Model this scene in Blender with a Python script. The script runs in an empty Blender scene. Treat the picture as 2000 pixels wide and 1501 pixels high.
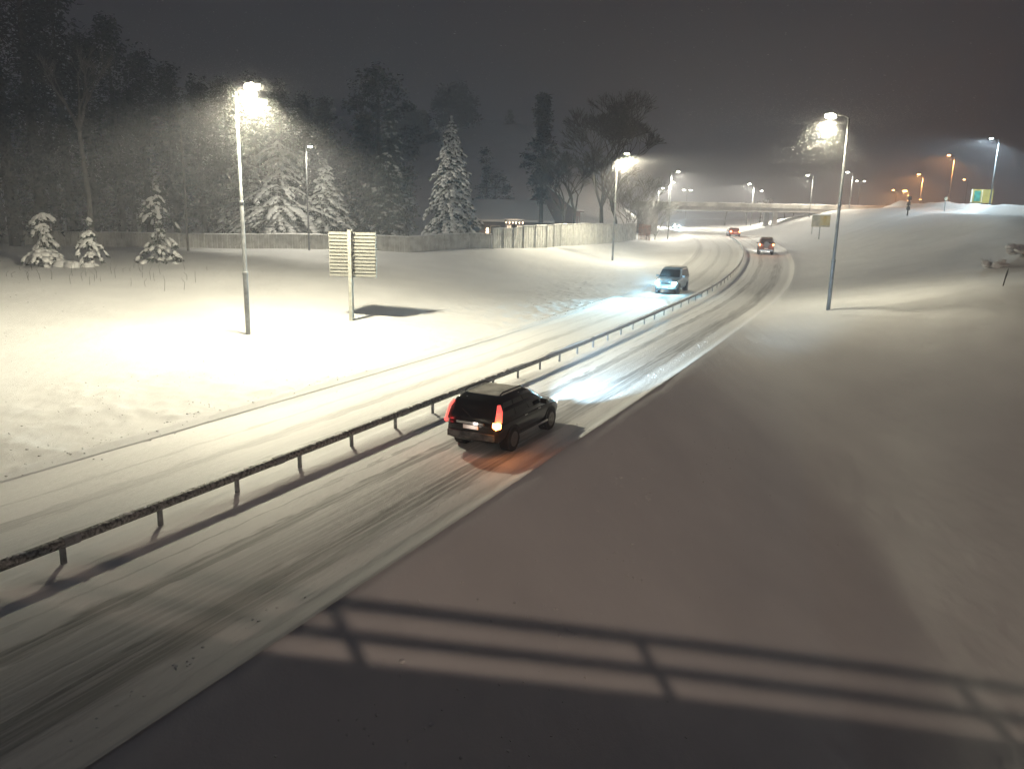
import bpy, math, random
import numpy as np
from mathutils import Vector, Matrix

sc = bpy.context.scene
# ------------------------------------------------------------------ camera
cam_d = bpy.data.cameras.new("camera"); cam = bpy.data.objects.new("camera", cam_d)
sc.collection.objects.link(cam); sc.camera = cam
cam_d.sensor_fit = 'HORIZONTAL'; cam_d.sensor_width = 36.0; cam_d.lens = 36.0 * 1500 / 2000
cam_d.clip_start = 0.05; cam_d.clip_end = 3000
TH = math.atan(324 / 1500.0); RO_ = math.radians(1.26)
_X = Vector((1, 0, 0)); _F = Vector((0, math.cos(TH), -math.sin(TH))); _U = Vector((0, math.sin(TH), math.cos(TH)))
_R = _X * math.cos(RO_) + _U * math.sin(RO_); _U2 = _U * math.cos(RO_) - _X * math.sin(RO_)
M = Matrix((_R, _U2, -_F)).transposed().to_4x4(); M.translation = Vector((0, 0, 7.4))
cam.matrix_world = M
# ------------------------------------------------------------------ night sky
w = bpy.data.worlds.new("World"); sc.world = w; w.use_nodes = True
nt = w.node_tree; nt.nodes.clear()
SKY = 0.022
out = nt.nodes.new('ShaderNodeOutputWorld'); bg = nt.nodes.new('ShaderNodeBackground')
sky = nt.nodes.new('ShaderNodeTexSky'); sky.sky_type = 'NISHITA'; sky.sun_disc = False
sky.sun_elevation = math.radians(-7); sky.sun_rotation = math.radians(200)
mixc = nt.nodes.new('ShaderNodeMix'); mixc.data_type = 'RGBA'; mixc.inputs[0].default_value = 0.97
mixc.inputs[7].default_value = (0.84, 0.80, 1.0, 1)
nt.links.new(sky.outputs[0], mixc.inputs[6]); nt.links.new(mixc.outputs[2], bg.inputs[0])
bg.inputs[1].default_value = SKY; nt.links.new(bg.outputs[0], out.inputs[0])
# ------------------------------------------------------------------ exposure
sc.view_settings.view_transform = 'Standard'; sc.view_settings.look = 'None'
sc.view_settings.gamma = 1.0; sc.view_settings.exposure = 0.0
sc.render.engine = 'CYCLES'
sc.cycles.use_denoising = True
sc.cycles.volume_bounces = 1; sc.cycles.max_bounces = 4; sc.cycles.diffuse_bounces = 2
sc.cycles.sample_clamp_indirect = 4.0
LAMP = 18500.0          # watts of one road lamp
HAZE = 0.0022

rnd = random.Random(7)
# ------------------------------------------------------------------ helpers
class MB:
    def __init__(s): s.v = []; s.f = []
    def add(s, vs, fs):
        b = len(s.v); s.v += [tuple(p) for p in vs]; s.f += [tuple(i + b for i in f) for f in fs]
    def box(s, c, d, rz=0.0, taper=1.0, M=None):
        x, y, z = d[0] / 2, d[1] / 2, d[2] / 2; vs = []
        for k in (-1, 1):
            t = taper if k > 0 else 1.0
            for (a, b) in ((-1, -1), (1, -1), (1, 1), (-1, 1)):
                p = Vector((a * x * t, b * y * t, k * z))
                if rz: p.rotate(Matrix.Rotation(rz, 3, 'Z'))
                p += Vector(c); vs.append(M @ p if M else p)
        s.add(vs, [(3, 2, 1, 0), (4, 5, 6, 7), (0, 1, 5, 4), (1, 2, 6, 5), (2, 3, 7, 6), (3, 0, 4, 7)])
    def tube(s, pts, rs, n=8, cap=True):
        pts = [Vector(p) for p in pts]; vs = []; fs = []
        for i, p in enumerate(pts):
            d = (pts[min(i + 1, len(pts) - 1)] - pts[max(i - 1, 0)])
            if d.length < 1e-9: d = Vector((0, 0, 1))
            d.normalize(); a = d.cross(Vector((0, 0, 1)) if abs(d.z) < .9 else Vector((1, 0, 0))).normalized(); b = d.cross(a)
            r = rs[i] if isinstance(rs, (list, tuple)) else rs
            for k in range(n):
                t = 2 * math.pi * k / n; vs.append(p + (a * math.cos(t) + b * math.sin(t)) * r)
        for i in range(len(pts) - 1):
            for k in range(n):
                k2 = (k + 1) % n; fs.append((i * n + k, i * n + k2, (i + 1) * n + k2, (i + 1) * n + k))
        if cap:
            fs.append(tuple(range(n - 1, -1, -1))); fs.append(tuple(range((len(pts) - 1) * n, len(pts) * n)))
        s.add(vs, fs)
    def blob(s, c, r, rn, j=.2, M=None):
        vs = []
        for p in ICO_V:
            q = Vector((p[0] * r[0], p[1] * r[1], p[2] * r[2])) * (1 + rn.uniform(-j, j))
            if M is not None: q = M @ q
            vs.append(q + Vector(c))
        s.add(vs, ICO_F)
    def build(s, name, mat, parent=None, smooth=False, loc=None):
        me = bpy.data.meshes.new(name); me.from_pydata(s.v, [], s.f); me.update()
        if smooth: me.polygons.foreach_set('use_smooth', [True] * len(me.polygons))
        me.materials.append(mat)
        o = bpy.data.objects.new(name, me); sc.collection.objects.link(o)
        if parent: o.parent = parent
        if loc is not None: o.location = loc
        return o
_t = (1 + 5 ** .5) / 2; _l = math.sqrt(1 + _t * _t)
ICO_V = [(a / _l, b / _l, c / _l) for a, b, c in [(-1, _t, 0), (1, _t, 0), (-1, -_t, 0), (1, -_t, 0), (0, -1, _t), (0, 1, _t), (0, -1, -_t), (0, 1, -_t), (_t, 0, -1), (_t, 0, 1), (-_t, 0, -1), (-_t, 0, 1)]]
ICO_F = [(0, 11, 5), (0, 5, 1), (0, 1, 7), (0, 7, 10), (0, 10, 11), (1, 5, 9), (5, 11, 4), (11, 10, 2), (10, 7, 6), (7, 1, 8), (3, 9, 4), (3, 4, 2), (3, 2, 6), (3, 6, 8), (3, 8, 9), (4, 9, 5), (2, 4, 11), (6, 2, 10), (8, 6, 7), (9, 8, 1)]

def thing(name, label, cat, loc=(0, 0, 0), rz=0.0, group=None):
    o = bpy.data.objects.new(name, None); sc.collection.objects.link(o)
    o.location = loc; o.rotation_euler = (0, 0, rz); o['label'] = label; o['category'] = cat
    o.empty_display_size = .3
    if group: o['group'] = group
    return o
def tag(o, label, cat, group=None):
    o['label'] = label; o['category'] = cat
    if group: o['group'] = group
    return o
def dup(o, loc=None, rz=None, label=None, scale=None, parent=None):
    c = o.copy(); sc.collection.objects.link(c)
    if parent: c.parent = parent
    if loc is not None: c.location = loc
    if rz is not None: c.rotation_euler = (0, 0, rz)
    if scale is not None: c.scale = scale if hasattr(scale, '__len__') else (scale,) * 3
    if label: c['label'] = label
    for ch in list(o.children): dup(ch, parent=c)
    return c

def mat(name, col, rough=.7, metal=0.0, spec=.3, noise=None, bump=None, emit=None):
    """noise=(scale, amount) varies the colour, bump=(scale, strength, distance)"""
    m = bpy.data.materials.new(name); m.use_nodes = True; n = m.node_tree; b = n.nodes['Principled BSDF']
    b.inputs['Base Color'].default_value = (*col, 1); b.inputs['Roughness'].default_value = rough
    b.inputs['Metallic'].default_value = metal; b.inputs['Specular IOR Level'].default_value = spec
    tc = n.nodes.new('ShaderNodeTexCoord')
    if noise:
        t = n.nodes.new('ShaderNodeTexNoise'); t.inputs['Scale'].default_value = noise[0]; t.inputs['Detail'].default_value = 5
        n.links.new(tc.outputs['Object'], t.inputs['Vector'])
        mx = n.nodes.new('ShaderNodeMix'); mx.data_type = 'RGBA'
        a = noise[1]; mx.inputs[6].default_value = (*[max(0, c * (1 - a)) for c in col], 1); mx.inputs[7].default_value = (*[min(1, c * (1 + a)) for c in col], 1)
        if len(noise) > 2: mx.inputs[7].default_value = (*noise[2], 1)
        mr = n.nodes.new('ShaderNodeMapRange'); mr.inputs[1].default_value = .35; mr.inputs[2].default_value = .65
        n.links.new(t.outputs['Fac'], mr.inputs[0]); n.links.new(mr.outputs[0], mx.inputs[0]); n.links.new(mx.outputs[2], b.inputs['Base Color'])
    if bump:
        t2 = n.nodes.new('ShaderNodeTexNoise'); t2.inputs['Scale'].default_value = bump[0]; t2.inputs['Detail'].default_value = 6
        n.links.new(tc.outputs['Object'], t2.inputs['Vector'])
        bu = n.nodes.new('ShaderNodeBump'); bu.inputs['Strength'].default_value = bump[1]; bu.inputs['Distance'].default_value = bump[2]
        n.links.new(t2.outputs['Fac'], bu.inputs['Height']); n.links.new(bu.outputs[0], b.inputs['Normal'])
    if emit:
        b.inputs['Emission Color'].default_value = (*emit[0], 1); b.inputs['Emission Strength'].default_value = emit[1]
    return m
# ------------------------------------------------------------------ lie of the land
# ---- road line: s metres along the median rail, o metres to the right of it
def _centre():
    s=np.arange(-80,901,1.0); x=[];y=[]
    R0=np.array([-9.1,14.57]); h0=math.atan2(1.03,2.07)
    hd=np.where(s<50,h0,np.where(s<140,h0-(s-50)/260.0,h0-90/260.0))
    px=np.zeros(len(s));py=np.zeros(len(s));i0=80
    px[i0],py[i0]=R0
    for i in range(i0+1,len(s)):
        m=(hd[i]+hd[i-1])/2; px[i]=px[i-1]+math.sin(m);py[i]=py[i-1]+math.cos(m)
    for i in range(i0-1,-1,-1):
        px[i]=px[i+1]-math.sin(h0);py[i]=py[i+1]-math.cos(h0)
    return s,px,py,hd
CS,CX,CY,CH=_centre()
def P(s,o):
    h=np.interp(s,CS,CH); return np.interp(s,CS,CX)+o*np.cos(h), np.interp(s,CS,CY)-o*np.sin(h)
def so(x,y):
    i=int(np.argmin((CX-x)**2+(CY-y)**2)); h=CH[i]
    dx,dy=x-CX[i],y-CY[i]
    return CS[i]+dx*math.sin(h)+dy*math.cos(h), dx*math.cos(h)-dy*math.sin(h)
def _smooth(a,sig,axis):
    k=int(3*sig)+1; w=np.exp(-0.5*(np.arange(-k,k+1)/sig)**2); w/=w.sum()
    pad=[(0,0)]*a.ndim; pad[axis]=(k,k); b=np.pad(a,pad,mode='edge')
    return np.apply_along_axis(lambda v:np.convolve(v,w,'valid'),axis,b)
_zs=[-80,-20,0,28,37,44,51,61,72,85,101,120,145,160,230,900]
_zz=[.12,.14,.18,.43,.64,.82,1.03,1.32,1.8,2.5,3.4,4.15,4.95,5.2,5.9,8]
ZRS=_smooth(np.interp(CS,_zs,_zz),4,0)
def zr(s): return np.interp(s,CS,ZRS)
RO=[5.9,6.3,8,11,15,20,26,30,45,80,160,400]
RT={-80:[.3,.25,-1.0,-3.3,-5.6,-7.8,-10,-11.2,-12,-2,5,6],  # first rows sunk deep so the road crest keeps lamp light off
 0:[.32,.28,-1.0,-3.3,-5.6,-7.8,-9.9,-10.8,-11,-2,5,6],
 20:[.42,.38,-.85,-3.1,-5.3,-7.0,-8,-7.6,-4,3,7,8],
 35:[.65,.66,0,-1.1,-2.3,-2.6,-1.2,0,3.8,8,8,9],
 43:[.82,.85,1.2,1.75,2.3,3.0,4.1,4.6,6.6,8,9,9],
 50:[1.05,1.1,1.5,2.2,2.8,3.7,4.7,5.1,7,8.5,9,9],
 67:[1.6,1.6,1.8,2.4,3.3,4.6,6.1,6.8,8,9,9,9],
 86:[2.6,2.6,2.8,3.4,4.6,6.4,8.6,8.8,8.9,9,9,9],
 105:[3.65,3.65,3.8,4.5,6,7.8,9.1,9.2,9.2,9.5,10,10],
 123:[4.3,4.3,4.5,5.2,6.6,8.5,10.1,10.2,10.2,10,10,10],
 150:[5.1,5.1,5.3,6,7.3,8.9,10.5,10.7,10.7,10.7,11,11],
 175:[5.4,5.4,5.5,6,7.3,8.9,10.5,10.7,10.7,10.7,11,11],
 230:[5.95,5.95,6,6.3,6.6,7,8,8.5,9,9,10,10],
 900:[8,8,8,8,8,8,8,9,10,12,12,12]}
LO=[5.9,6.4,8,12,16.4,25,35,50,80,150,400]
LT={-80:[.2,.32,.42,.6,.8,1.3,2.0,3.0,4,5,6],
 0:[.24,.36,.46,.65,.85,1.4,2.2,3.1,4,5,6],
 20:[.4,.52,.6,.8,1.0,1.7,2.5,3.2,3.7,5,6],
 50:[1.05,1.12,1.2,1.4,1.8,3.2,3.7,3.7,3.8,5,6],
 65:[1.5,1.55,1.6,1.8,2.2,4.4,4.5,4.1,4,5,6],
 80:[2.25,2.25,2.2,2.3,2.6,4.8,4.8,4.6,4,5,6],
 110:[3.8,3.75,3.6,3.3,3.6,4.9,5,4.9,4.6,5,6],
 124:[4.3,4.2,4.1,4.0,4.7,5,5,5,5,5.5,6],
 139:[4.85,4.8,4.4,3.7,4.2,5,5,5,5,6,6],
 170:[5.35,5.3,5.2,4.9,4.7,5,6,7,7,7,7],
 200:[5.65,5.6,5.6,5.4,5.2,5.6,6,7,7,7,7],
 300:[6.5,6.5,6.5,6.5,6.5,6.5,6.5,7,7,8,8],
 900:[8]*11}
def _table(O,T):
    ks=sorted(T); A=np.array([T[k] for k in ks])
    of=np.concatenate([np.arange(5.9,60,.5),np.arange(60,401,4)])
    cols=np.stack([np.interp(CS,ks,A[:,j]) for j in range(len(O))],1)
    cols=_smooth(cols,5,0)
    G=np.stack([np.interp(of,O,cols[i]) for i in range(len(CS))],0)
    return of,_smooth(G,1.6,1)
_RF,_RG=_table(RO,RT); _LF,_LG=_table(LO,LT)
def _look(of,G,s,o):
    s=np.clip(s,-80,899); i=np.floor(s+80).astype(int); f=s+80-i
    i=np.clip(i,0,len(CS)-2)
    j=np.clip(np.searchsorted(of,o)-1,0,len(of)-2); g=np.clip((o-of[j])/(of[j+1]-of[j]),0,1)
    return (G[i,j]*(1-f)+G[i+1,j]*f)*(1-g)+(G[i,j+1]*(1-f)+G[i+1,j+1]*f)*g
def hgt(s,o):
    s=np.asarray(s,float);o=np.asarray(o,float)
    r=_look(_RF,_RG,s,np.maximum(o,5.9)); l=_look(_LF,_LG,s,np.maximum(-o,5.9)); m=zr(s)
    return np.where(o>=5.9,r,np.where(o<=-5.9,l,m))
def gz(x,y):
    s,o=so(x,y); return float(hgt(s,o))
# ------------------------------------------------------------------ materials
def snow_material():
    m = bpy.data.materials.new('snow'); m.use_nodes = True; n = m.node_tree; b = n.nodes['Principled BSDF']
    b.inputs['Roughness'].default_value = .75; b.inputs['Specular IOR Level'].default_value = .25
    tc = n.nodes.new('ShaderNodeTexCoord'); prev = None
    def N(scale, det=4, warp=None):
        t = n.nodes.new('ShaderNodeTexNoise'); t.inputs['Scale'].default_value = scale; t.inputs['Detail'].default_value = det
        src = tc.outputs['Object']
        if warp:
            mp = n.nodes.new('ShaderNodeMapping'); mp.inputs['Scale'].default_value = warp[:3]; mp.inputs['Rotation'].default_value = (0, 0, warp[3]); n.links.new(src, mp.inputs[0]); src = mp.outputs[0]
        n.links.new(src, t.inputs['Vector']); return t.outputs['Fac']
    mx = n.nodes.new('ShaderNodeMix'); mx.data_type = 'RGBA'
    mx.inputs[6].default_value = (.64, .64, .65, 1); mx.inputs[7].default_value = (.84, .84, .84, 1)
    n.links.new(N(.35, 6), mx.inputs[0]); n.links.new(mx.outputs[2], b.inputs['Base Color'])
    for f, st, d in ((N(.5, 3, (1, .5, 1, -.2)), .4, .16), (N(1.4, 5, (1, .4, 1, .5)), .4, .08), (N(3.0, 5, (1, .6, 1, .4)), .3, .045), (N(22, 4), .3, .015)):
        bu = n.nodes.new('ShaderNodeBump'); bu.inputs['Strength'].default_value = st; bu.inputs['Distance'].default_value = d
        n.links.new(f, bu.inputs['Height'])
        if prev: n.links.new(prev, bu.inputs['Normal'])
        prev = bu.outputs[0]
    n.links.new(prev, b.inputs['Normal'])
    return m
def road_material():
    m = bpy.data.materials.new('snowy_road'); m.use_nodes = True; n = m.node_tree; L = n.links; b = n.nodes['Principled BSDF']
    uv = n.nodes.new('ShaderNodeUVMap'); uv.uv_map = 'lane'; sp = n.nodes.new('ShaderNodeSeparateXYZ'); L.new(uv.outputs[0], sp.inputs[0])
    def math_(op, a, b_=None, c=None):
        k = n.nodes.new('ShaderNodeMath'); k.operation = op
        for i, x in enumerate((a, b_, c)):
            if x is None: continue
            if isinstance(x, (int, float)): k.inputs[i].default_value = x
            else: L.new(x, k.inputs[i])
        return k.outputs[0]
    def noise(sx, sy, det=4, off=0):
        mp = n.nodes.new('ShaderNodeMapping'); mp.inputs['Scale'].default_value = (sx, sy, 1); mp.inputs['Location'].default_value = (off, off * 1.7, 0)
        L.new(uv.outputs[0], mp.inputs[0]); t = n.nodes.new('ShaderNodeTexNoise'); t.inputs['Scale'].default_value = 1; t.inputs['Detail'].default_value = det
        L.new(mp.outputs[0], t.inputs['Vector']); return t.outputs['Fac']
    s, o = sp.outputs[0], sp.outputs[1]
    wob = math_('MULTIPLY', math_('SUBTRACT', noise(.045, .01, 2), .5), .75)
    edge = math_('MULTIPLY', math_('SUBTRACT', noise(.9, 5, 6, 3), .5), .6)
    ow = math_('ADD', math_('ADD', o, wob), edge)
    def smooth(x, a, c):
        r = n.nodes.new('ShaderNodeMapRange'); r.interpolation_type = 'SMOOTHSTEP'; r.inputs[1].default_value = a; r.inputs[2].default_value = c
        r.inputs[3].default_value = 1; r.inputs[4].default_value = 0; L.new(x, r.inputs[0]); return r.outputs[0]
    total = None
    for c, w_, st in ((2.2, .27, .95), (4.15, .55, 1.0), (3.2, .85, .5), (-1.55, .22, .40), (-3.2, .26, .50), (-2.4, .7, .12), (1.35, .05, .45), (5.25, .06, .15), (-4.45, .08, .3)):
        k = math_('MULTIPLY', smooth(math_('ABSOLUTE', math_('SUBTRACT', ow, c)), w_ * .55, w_ * 1.25), st)
        total = k if total is None else math_('MAXIMUM', total, k)
    ow2 = math_('ADD', math_('ADD', o, math_('MULTIPLY', math_('SUBTRACT', noise(.014, .01, 1, 77), .5), 3.2)), edge)
    for c, w_, st in ((2.9, .13, .34), (4.4, .13, .34), (-2.0, .12, .15), (-3.6, .12, .15)):
        k = math_('MULTIPLY', smooth(math_('ABSOLUTE', math_('SUBTRACT', ow2, c)), w_ * .5, w_ * 1.3), st); total = math_('MAXIMUM', total, k)
    streak = noise(.25, 9, 6, 9)
    mr = n.nodes.new('ShaderNodeMapRange'); mr.inputs[1].default_value = .36; mr.inputs[2].default_value = .56; mr.inputs[3].default_value = .45; mr.inputs[4].default_value = 1.0
    L.new(streak, mr.inputs[0])
    patch = noise(.12, .6, 4, 31); mp2 = n.nodes.new('ShaderNodeMapRange'); mp2.inputs[1].default_value = .35; mp2.inputs[2].default_value = .6; mp2.inputs[3].default_value = .65; mp2.inputs[4].default_value = 1.0
    L.new(patch, mp2.inputs[0])
    fade = n.nodes.new('ShaderNodeMapRange'); fade.inputs[1].default_value = 10; fade.inputs[2].default_value = 120; fade.inputs[3].default_value = 1; fade.inputs[4].default_value = .55
    L.new(s, fade.inputs[0])
    mask = math_('MULTIPLY', math_('MULTIPLY', total, mr.outputs[0]), math_('MULTIPLY', mp2.outputs[0], fade.outputs[0]))
    mx = n.nodes.new('ShaderNodeMix'); mx.data_type = 'RGBA'; L.new(mask, mx.inputs[0])
    base = n.nodes.new('ShaderNodeMix'); base.data_type = 'RGBA'; L.new(noise(.3, 4, 6, 50), base.inputs[0])
    base.inputs[6].default_value = (.74, .735, .73, 1); base.inputs[7].default_value = (.86, .855, .85, 1)
    L.new(base.outputs[2], mx.inputs[6]); mx.inputs[7].default_value = (.20, .20, .20, 1)
    L.new(mx.outputs[2], b.inputs['Base Color'])
    b.inputs['Specular IOR Level'].default_value = .3; b.inputs['Roughness'].default_value = .6
    h = math_('ADD', math_('MULTIPLY', mask, -1.0), math_('MULTIPLY', noise(2.2, 9, 6, 12), .9))
    bu = n.nodes.new('ShaderNodeBump'); bu.inputs['Strength'].default_value = .6; bu.inputs['Distance'].default_value = .045; L.new(h, bu.inputs['Height'])
    L.new(bu.outputs[0], b.inputs['Normal'])
    return m
SNOW = snow_material(); ROAD = road_material()
SNOWP = mat('snow_load', (.80, .80, .80), .8, bump=(6, .5, .06))
NEEDLE = mat('spruce_needles', (.035, .05, .035), .8, noise=(2, .5))
NEEDLE_F = mat('frosted_needles', (.05, .065, .055), .85, noise=(1.3, .5, (.26, .27, .27)))
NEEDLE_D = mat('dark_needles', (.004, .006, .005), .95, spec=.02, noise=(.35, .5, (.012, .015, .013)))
BARK = mat('bark', (.04, .036, .03), .95, spec=.05, noise=(5, .5), bump=(12, .6, .03))
BIRCH = mat('birch_bark', (.42, .40, .36), .8, noise=(3, .6, (.08, .07, .06)))
GALV = mat('galvanised_steel', (.20, .21, .22), .55, .2, noise=(6, .25))
DARKSTEEL = mat('weathered_steel', (.10, .10, .10), .55, .4, noise=(14, .6, (.34, .34, .33)), bump=(30, .6, .01))
BLACKP = mat('black_plastic', (.012, .012, .012), .5)
CONC = mat('concrete', (.26, .25, .24), .85, noise=(1.2, .25), bump=(4, .3, .02))
WOOD = mat('frosted_boards', (.55, .54, .50), .85, noise=(1.5, .2, (.66, .66, .62)))
WOODB = mat('brown_boards', (.30, .13, .07), .8, noise=(2, .3))
ALU = mat('bare_aluminium', (.30, .30, .27), .45, .25, noise=(5, .12))
def emis(name, col, st):
    return mat(name, (.8, .8, .8), .5, emit=(col, st))
WARM = (1.0, .915, .67); ORANGE = (1.0, .42, .12); SODIUM = (1.0, .75, .57); COOL = (.72, .92, 1.0); NEUT = (1, .94, .76)
LENS = {'sodium': emis('sodium_lens', SODIUM, 30), 'warm': emis('warm_lens', WARM, 60), 'neutral': emis('pale_lens', NEUT, 40), 'orange': emis('orange_lens', ORANGE, 30), 'cool': emis('cool_lens', COOL, 30)}
LCOL = {'sodium': SODIUM, 'warm': WARM, 'neutral': NEUT, 'orange': ORANGE, 'cool': COOL}

# ------------------------------------------------------------------ ground
def grid_object(name, S, O, Zf, material, uv=False, loft=0.0):
    S = np.array(S); O = np.array(O); SS, OO = np.meshgrid(S, O, indexing='ij')
    hx = np.interp(SS, CS, CH); X = np.interp(SS, CS, CX) + OO * np.cos(hx); Y = np.interp(SS, CS, CY) - OO * np.sin(hx); Z = Zf(SS, OO)
    ns, no = SS.shape; co = np.stack([X, Y, Z], -1).reshape(-1, 3)
    i = np.arange(ns - 1)[:, None] * no + np.arange(no - 1)[None, :]
    F = np.stack([i, i + 1, i + no + 1, i + no], -1).reshape(-1, 4)[:, ::-1]
    me = bpy.data.meshes.new(name); me.vertices.add(len(co)); me.vertices.foreach_set('co', co.ravel())
    me.loops.add(F.size); me.loops.foreach_set('vertex_index', F.ravel())
    me.polygons.add(len(F)); me.polygons.foreach_set('loop_start', np.arange(len(F)) * 4); me.polygons.foreach_set('loop_total', np.full(len(F), 4))
    me.update(calc_edges=True); me.polygons.foreach_set('use_smooth', np.ones(len(F), bool))
    if uv:
        l = me.uv_layers.new(name='lane'); so_ = np.stack([SS, OO], -1).reshape(-1, 2)[F.ravel()]; l.data.foreach_set('uv', so_.ravel())
    me.materials.append(material); me.validate()
    o = bpy.data.objects.new(name, me); sc.collection.objects.link(o); o['kind'] = 'structure'; return o
_rs = np.random.RandomState(3)
_NT = _rs.rand(256, 256)
def vnoise(x, y):
    xi = np.floor(x).astype(int); yi = np.floor(y).astype(int); fx = x - xi; fy = y - yi
    fx = fx * fx * (3 - 2 * fx); fy = fy * fy * (3 - 2 * fy); g = lambda a, b: _NT[a & 255, b & 255]
    return (g(xi, yi) * (1 - fx) + g(xi + 1, yi) * fx) * (1 - fy) + (g(xi, yi + 1) * (1 - fx) + g(xi + 1, yi + 1) * fx) * fy - .5
def sstep(a, b, x):
    t = np.clip((x - a) / (b - a), 0, 1); return t * t * (3 - 2 * t)
def bank_detail(S, O):
    a = np.abs(O); out = vnoise(S * .21, O * .33) * .10 * sstep(6, 12, a) + vnoise(S * .07 + 9, O * .1) * .5 * sstep(14, 40, a)
    # thrown up lumps beside the left carriageway
    l = (O < 0) * sstep(6.3, 7.2, a) * (1 - sstep(11.5, 15.5, a)) * (1 - sstep(62, 80, S))
    lump = np.maximum(0, vnoise(S * 2.3, O * 2.3)) ** 1.4 * .22 + vnoise(S * 1.0, O * 1.1) * .08 + np.maximum(0, vnoise(S * 4.3 + 40, O * 4.3) - .12) * .18
    out += l * lump
    # ragged windrow on the left edge
    wr = (O < 0) * np.exp(-((a - 6.35) / .22) ** 2); out += wr * (.05 + np.abs(vnoise(S * 3.7, O * 5)) * .13)
    # smooth lip on the right edge
    out += (O > 0) * np.exp(-((a - 6.15) / .30) ** 2) * (.03 + .03 * vnoise(S * .5, O * .5) + .02 * vnoise(S * 2.5, O * 3))
    # soft drifts on the right bank
    r = (O > 0) * sstep(9, 16, a); out += r * (vnoise(S * .12 + 3, O * .20) * .5 + vnoise(S * .30 + 7, O * .3) * .09 + vnoise(S * .9, O * .8) * .07 + vnoise(S * 2.6, O * 2.2) * .035 + np.maximum(0, vnoise(S * 5 + 9, O * 5) - .30) * .25 - np.maximum(0, vnoise(S * 1.7 + 50, O * 1.7) - .36) * .5)
    # ploughed ridge along the slip road
    out += (O > 0) * np.exp(-((a - 34) / 1.5) ** 2) * sstep(66, 80, S) * (1 - sstep(150, 165, S)) * (1.2 + .7 * vnoise(S * .16, O * .2) + .25 * vnoise(S * .5, O * .5))
    return out
SG = np.concatenate([np.arange(-60, -16, 2), np.arange(-16, 60, .2), np.arange(60, 150, .8), np.arange(150, 420, 4), np.arange(420, 881, 20)])
OLg = -np.concatenate([np.arange(5.9, 7, .1), np.arange(7, 15.5, .17), np.arange(15.5, 60, 1), np.arange(60, 201, 10)])[::-1]
ORg = np.concatenate([np.arange(5.9, 8, .12), np.arange(8, 22, .2), np.arange(22, 32, .45), np.arange(32, 38, .35), np.arange(38, 70, 2), np.arange(70, 401, 20)])
OG = np.concatenate([OLg, [-5.8, 0, 5.8], ORg])
def groundZ(S, O):
    z = hgt(S, O) + bank_detail(S, O); a = np.abs(O)
    z = z + (zr(S) + np.where(O > 0, .19, .12) - hgt(S, np.where(O > 0, 5.9, -5.9))) * np.exp(-((a - 5.9) / 1.1) ** 2)
    return np.where(np.abs(O) < 5.89, zr(S) - .25, z)
grid_object('snow_ground', SG, OG, groundZ, SNOW)
def roadZ(S, O):
    # packed snow: shallow wheel tracks, raised strip under the rail, blending up to the banks
    z = zr(S) + .0 * O
    for c, w_ in ((2.2, .3), (4.15, .5), (-1.55, .25), (-3.2, .3)): z = z - .03 * np.exp(-((O - c) / w_) ** 2)
    z = z + .10 * np.exp(-(np.abs(O) / .42) ** 4) * (1 + .7 * vnoise(S * .5, O * 2)) + .015 * vnoise(S * .6, O * 3)
    z = z + np.where(np.abs(O) > 5.5, (np.abs(O) - 5.5) / .4 * np.where(O > 0, .17, .10), 0)
    return z
grid_object('road', np.concatenate([np.arange(-60, -16, 2), np.arange(-16, 70, .3), np.arange(70, 160, 1), np.arange(160, 881, 6)]), np.concatenate([np.arange(-5.95, -.6, .15), np.arange(-.6, .6, .08), np.arange(.6, 6.0, .15)]), roadZ, ROAD, uv=True)
def GZ(x, y):
    s, o = so(x, y); return float(groundZ(np.array([s]), np.array([o]))[0]) if abs(o) > 5.9 else float(roadZ(np.array([s]), np.array([o]))[0])

# far snowy hill on the left
def hill():
    n = 60; m_ = 50; vs = []; fs = []
    for i in range(n):
        for j in range(m_):
            x = -230 + 300 * i / (n - 1); y = 150 + 230 * j / (m_ - 1)
            ty = min(1, max(0, (y - 158) / 105.)); ty = ty * ty * (3 - 2 * ty)
            tx = min(1, max(0, (50 - x) / 52.)); tx = tx * tx * (3 - 2 * tx)
            z = 3.0 + 35 * ty * tx + 2.2 * float(vnoise(np.array([x * .05]), np.array([y * .05]))[0]) * ty
            vs.append((x, y, z))
    for i in range(n - 1):
        for j in range(m_ - 1):
            a = i * m_ + j; fs.append((a, a + m_, a + m_ + 1, a + 1))
    mb = MB(); mb.add(vs, fs); o = mb.build('hill', SNOW, smooth=True); o['kind'] = 'structure'
hill()
def hillz(x, y):
    ty = min(1, max(0, (y - 158) / 105.)); ty = ty * ty * (3 - 2 * ty); tx = min(1, max(0, (50 - x) / 52.)); tx = tx * tx * (3 - 2 * tx)
    return 3.0 + 35 * ty * tx
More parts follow.
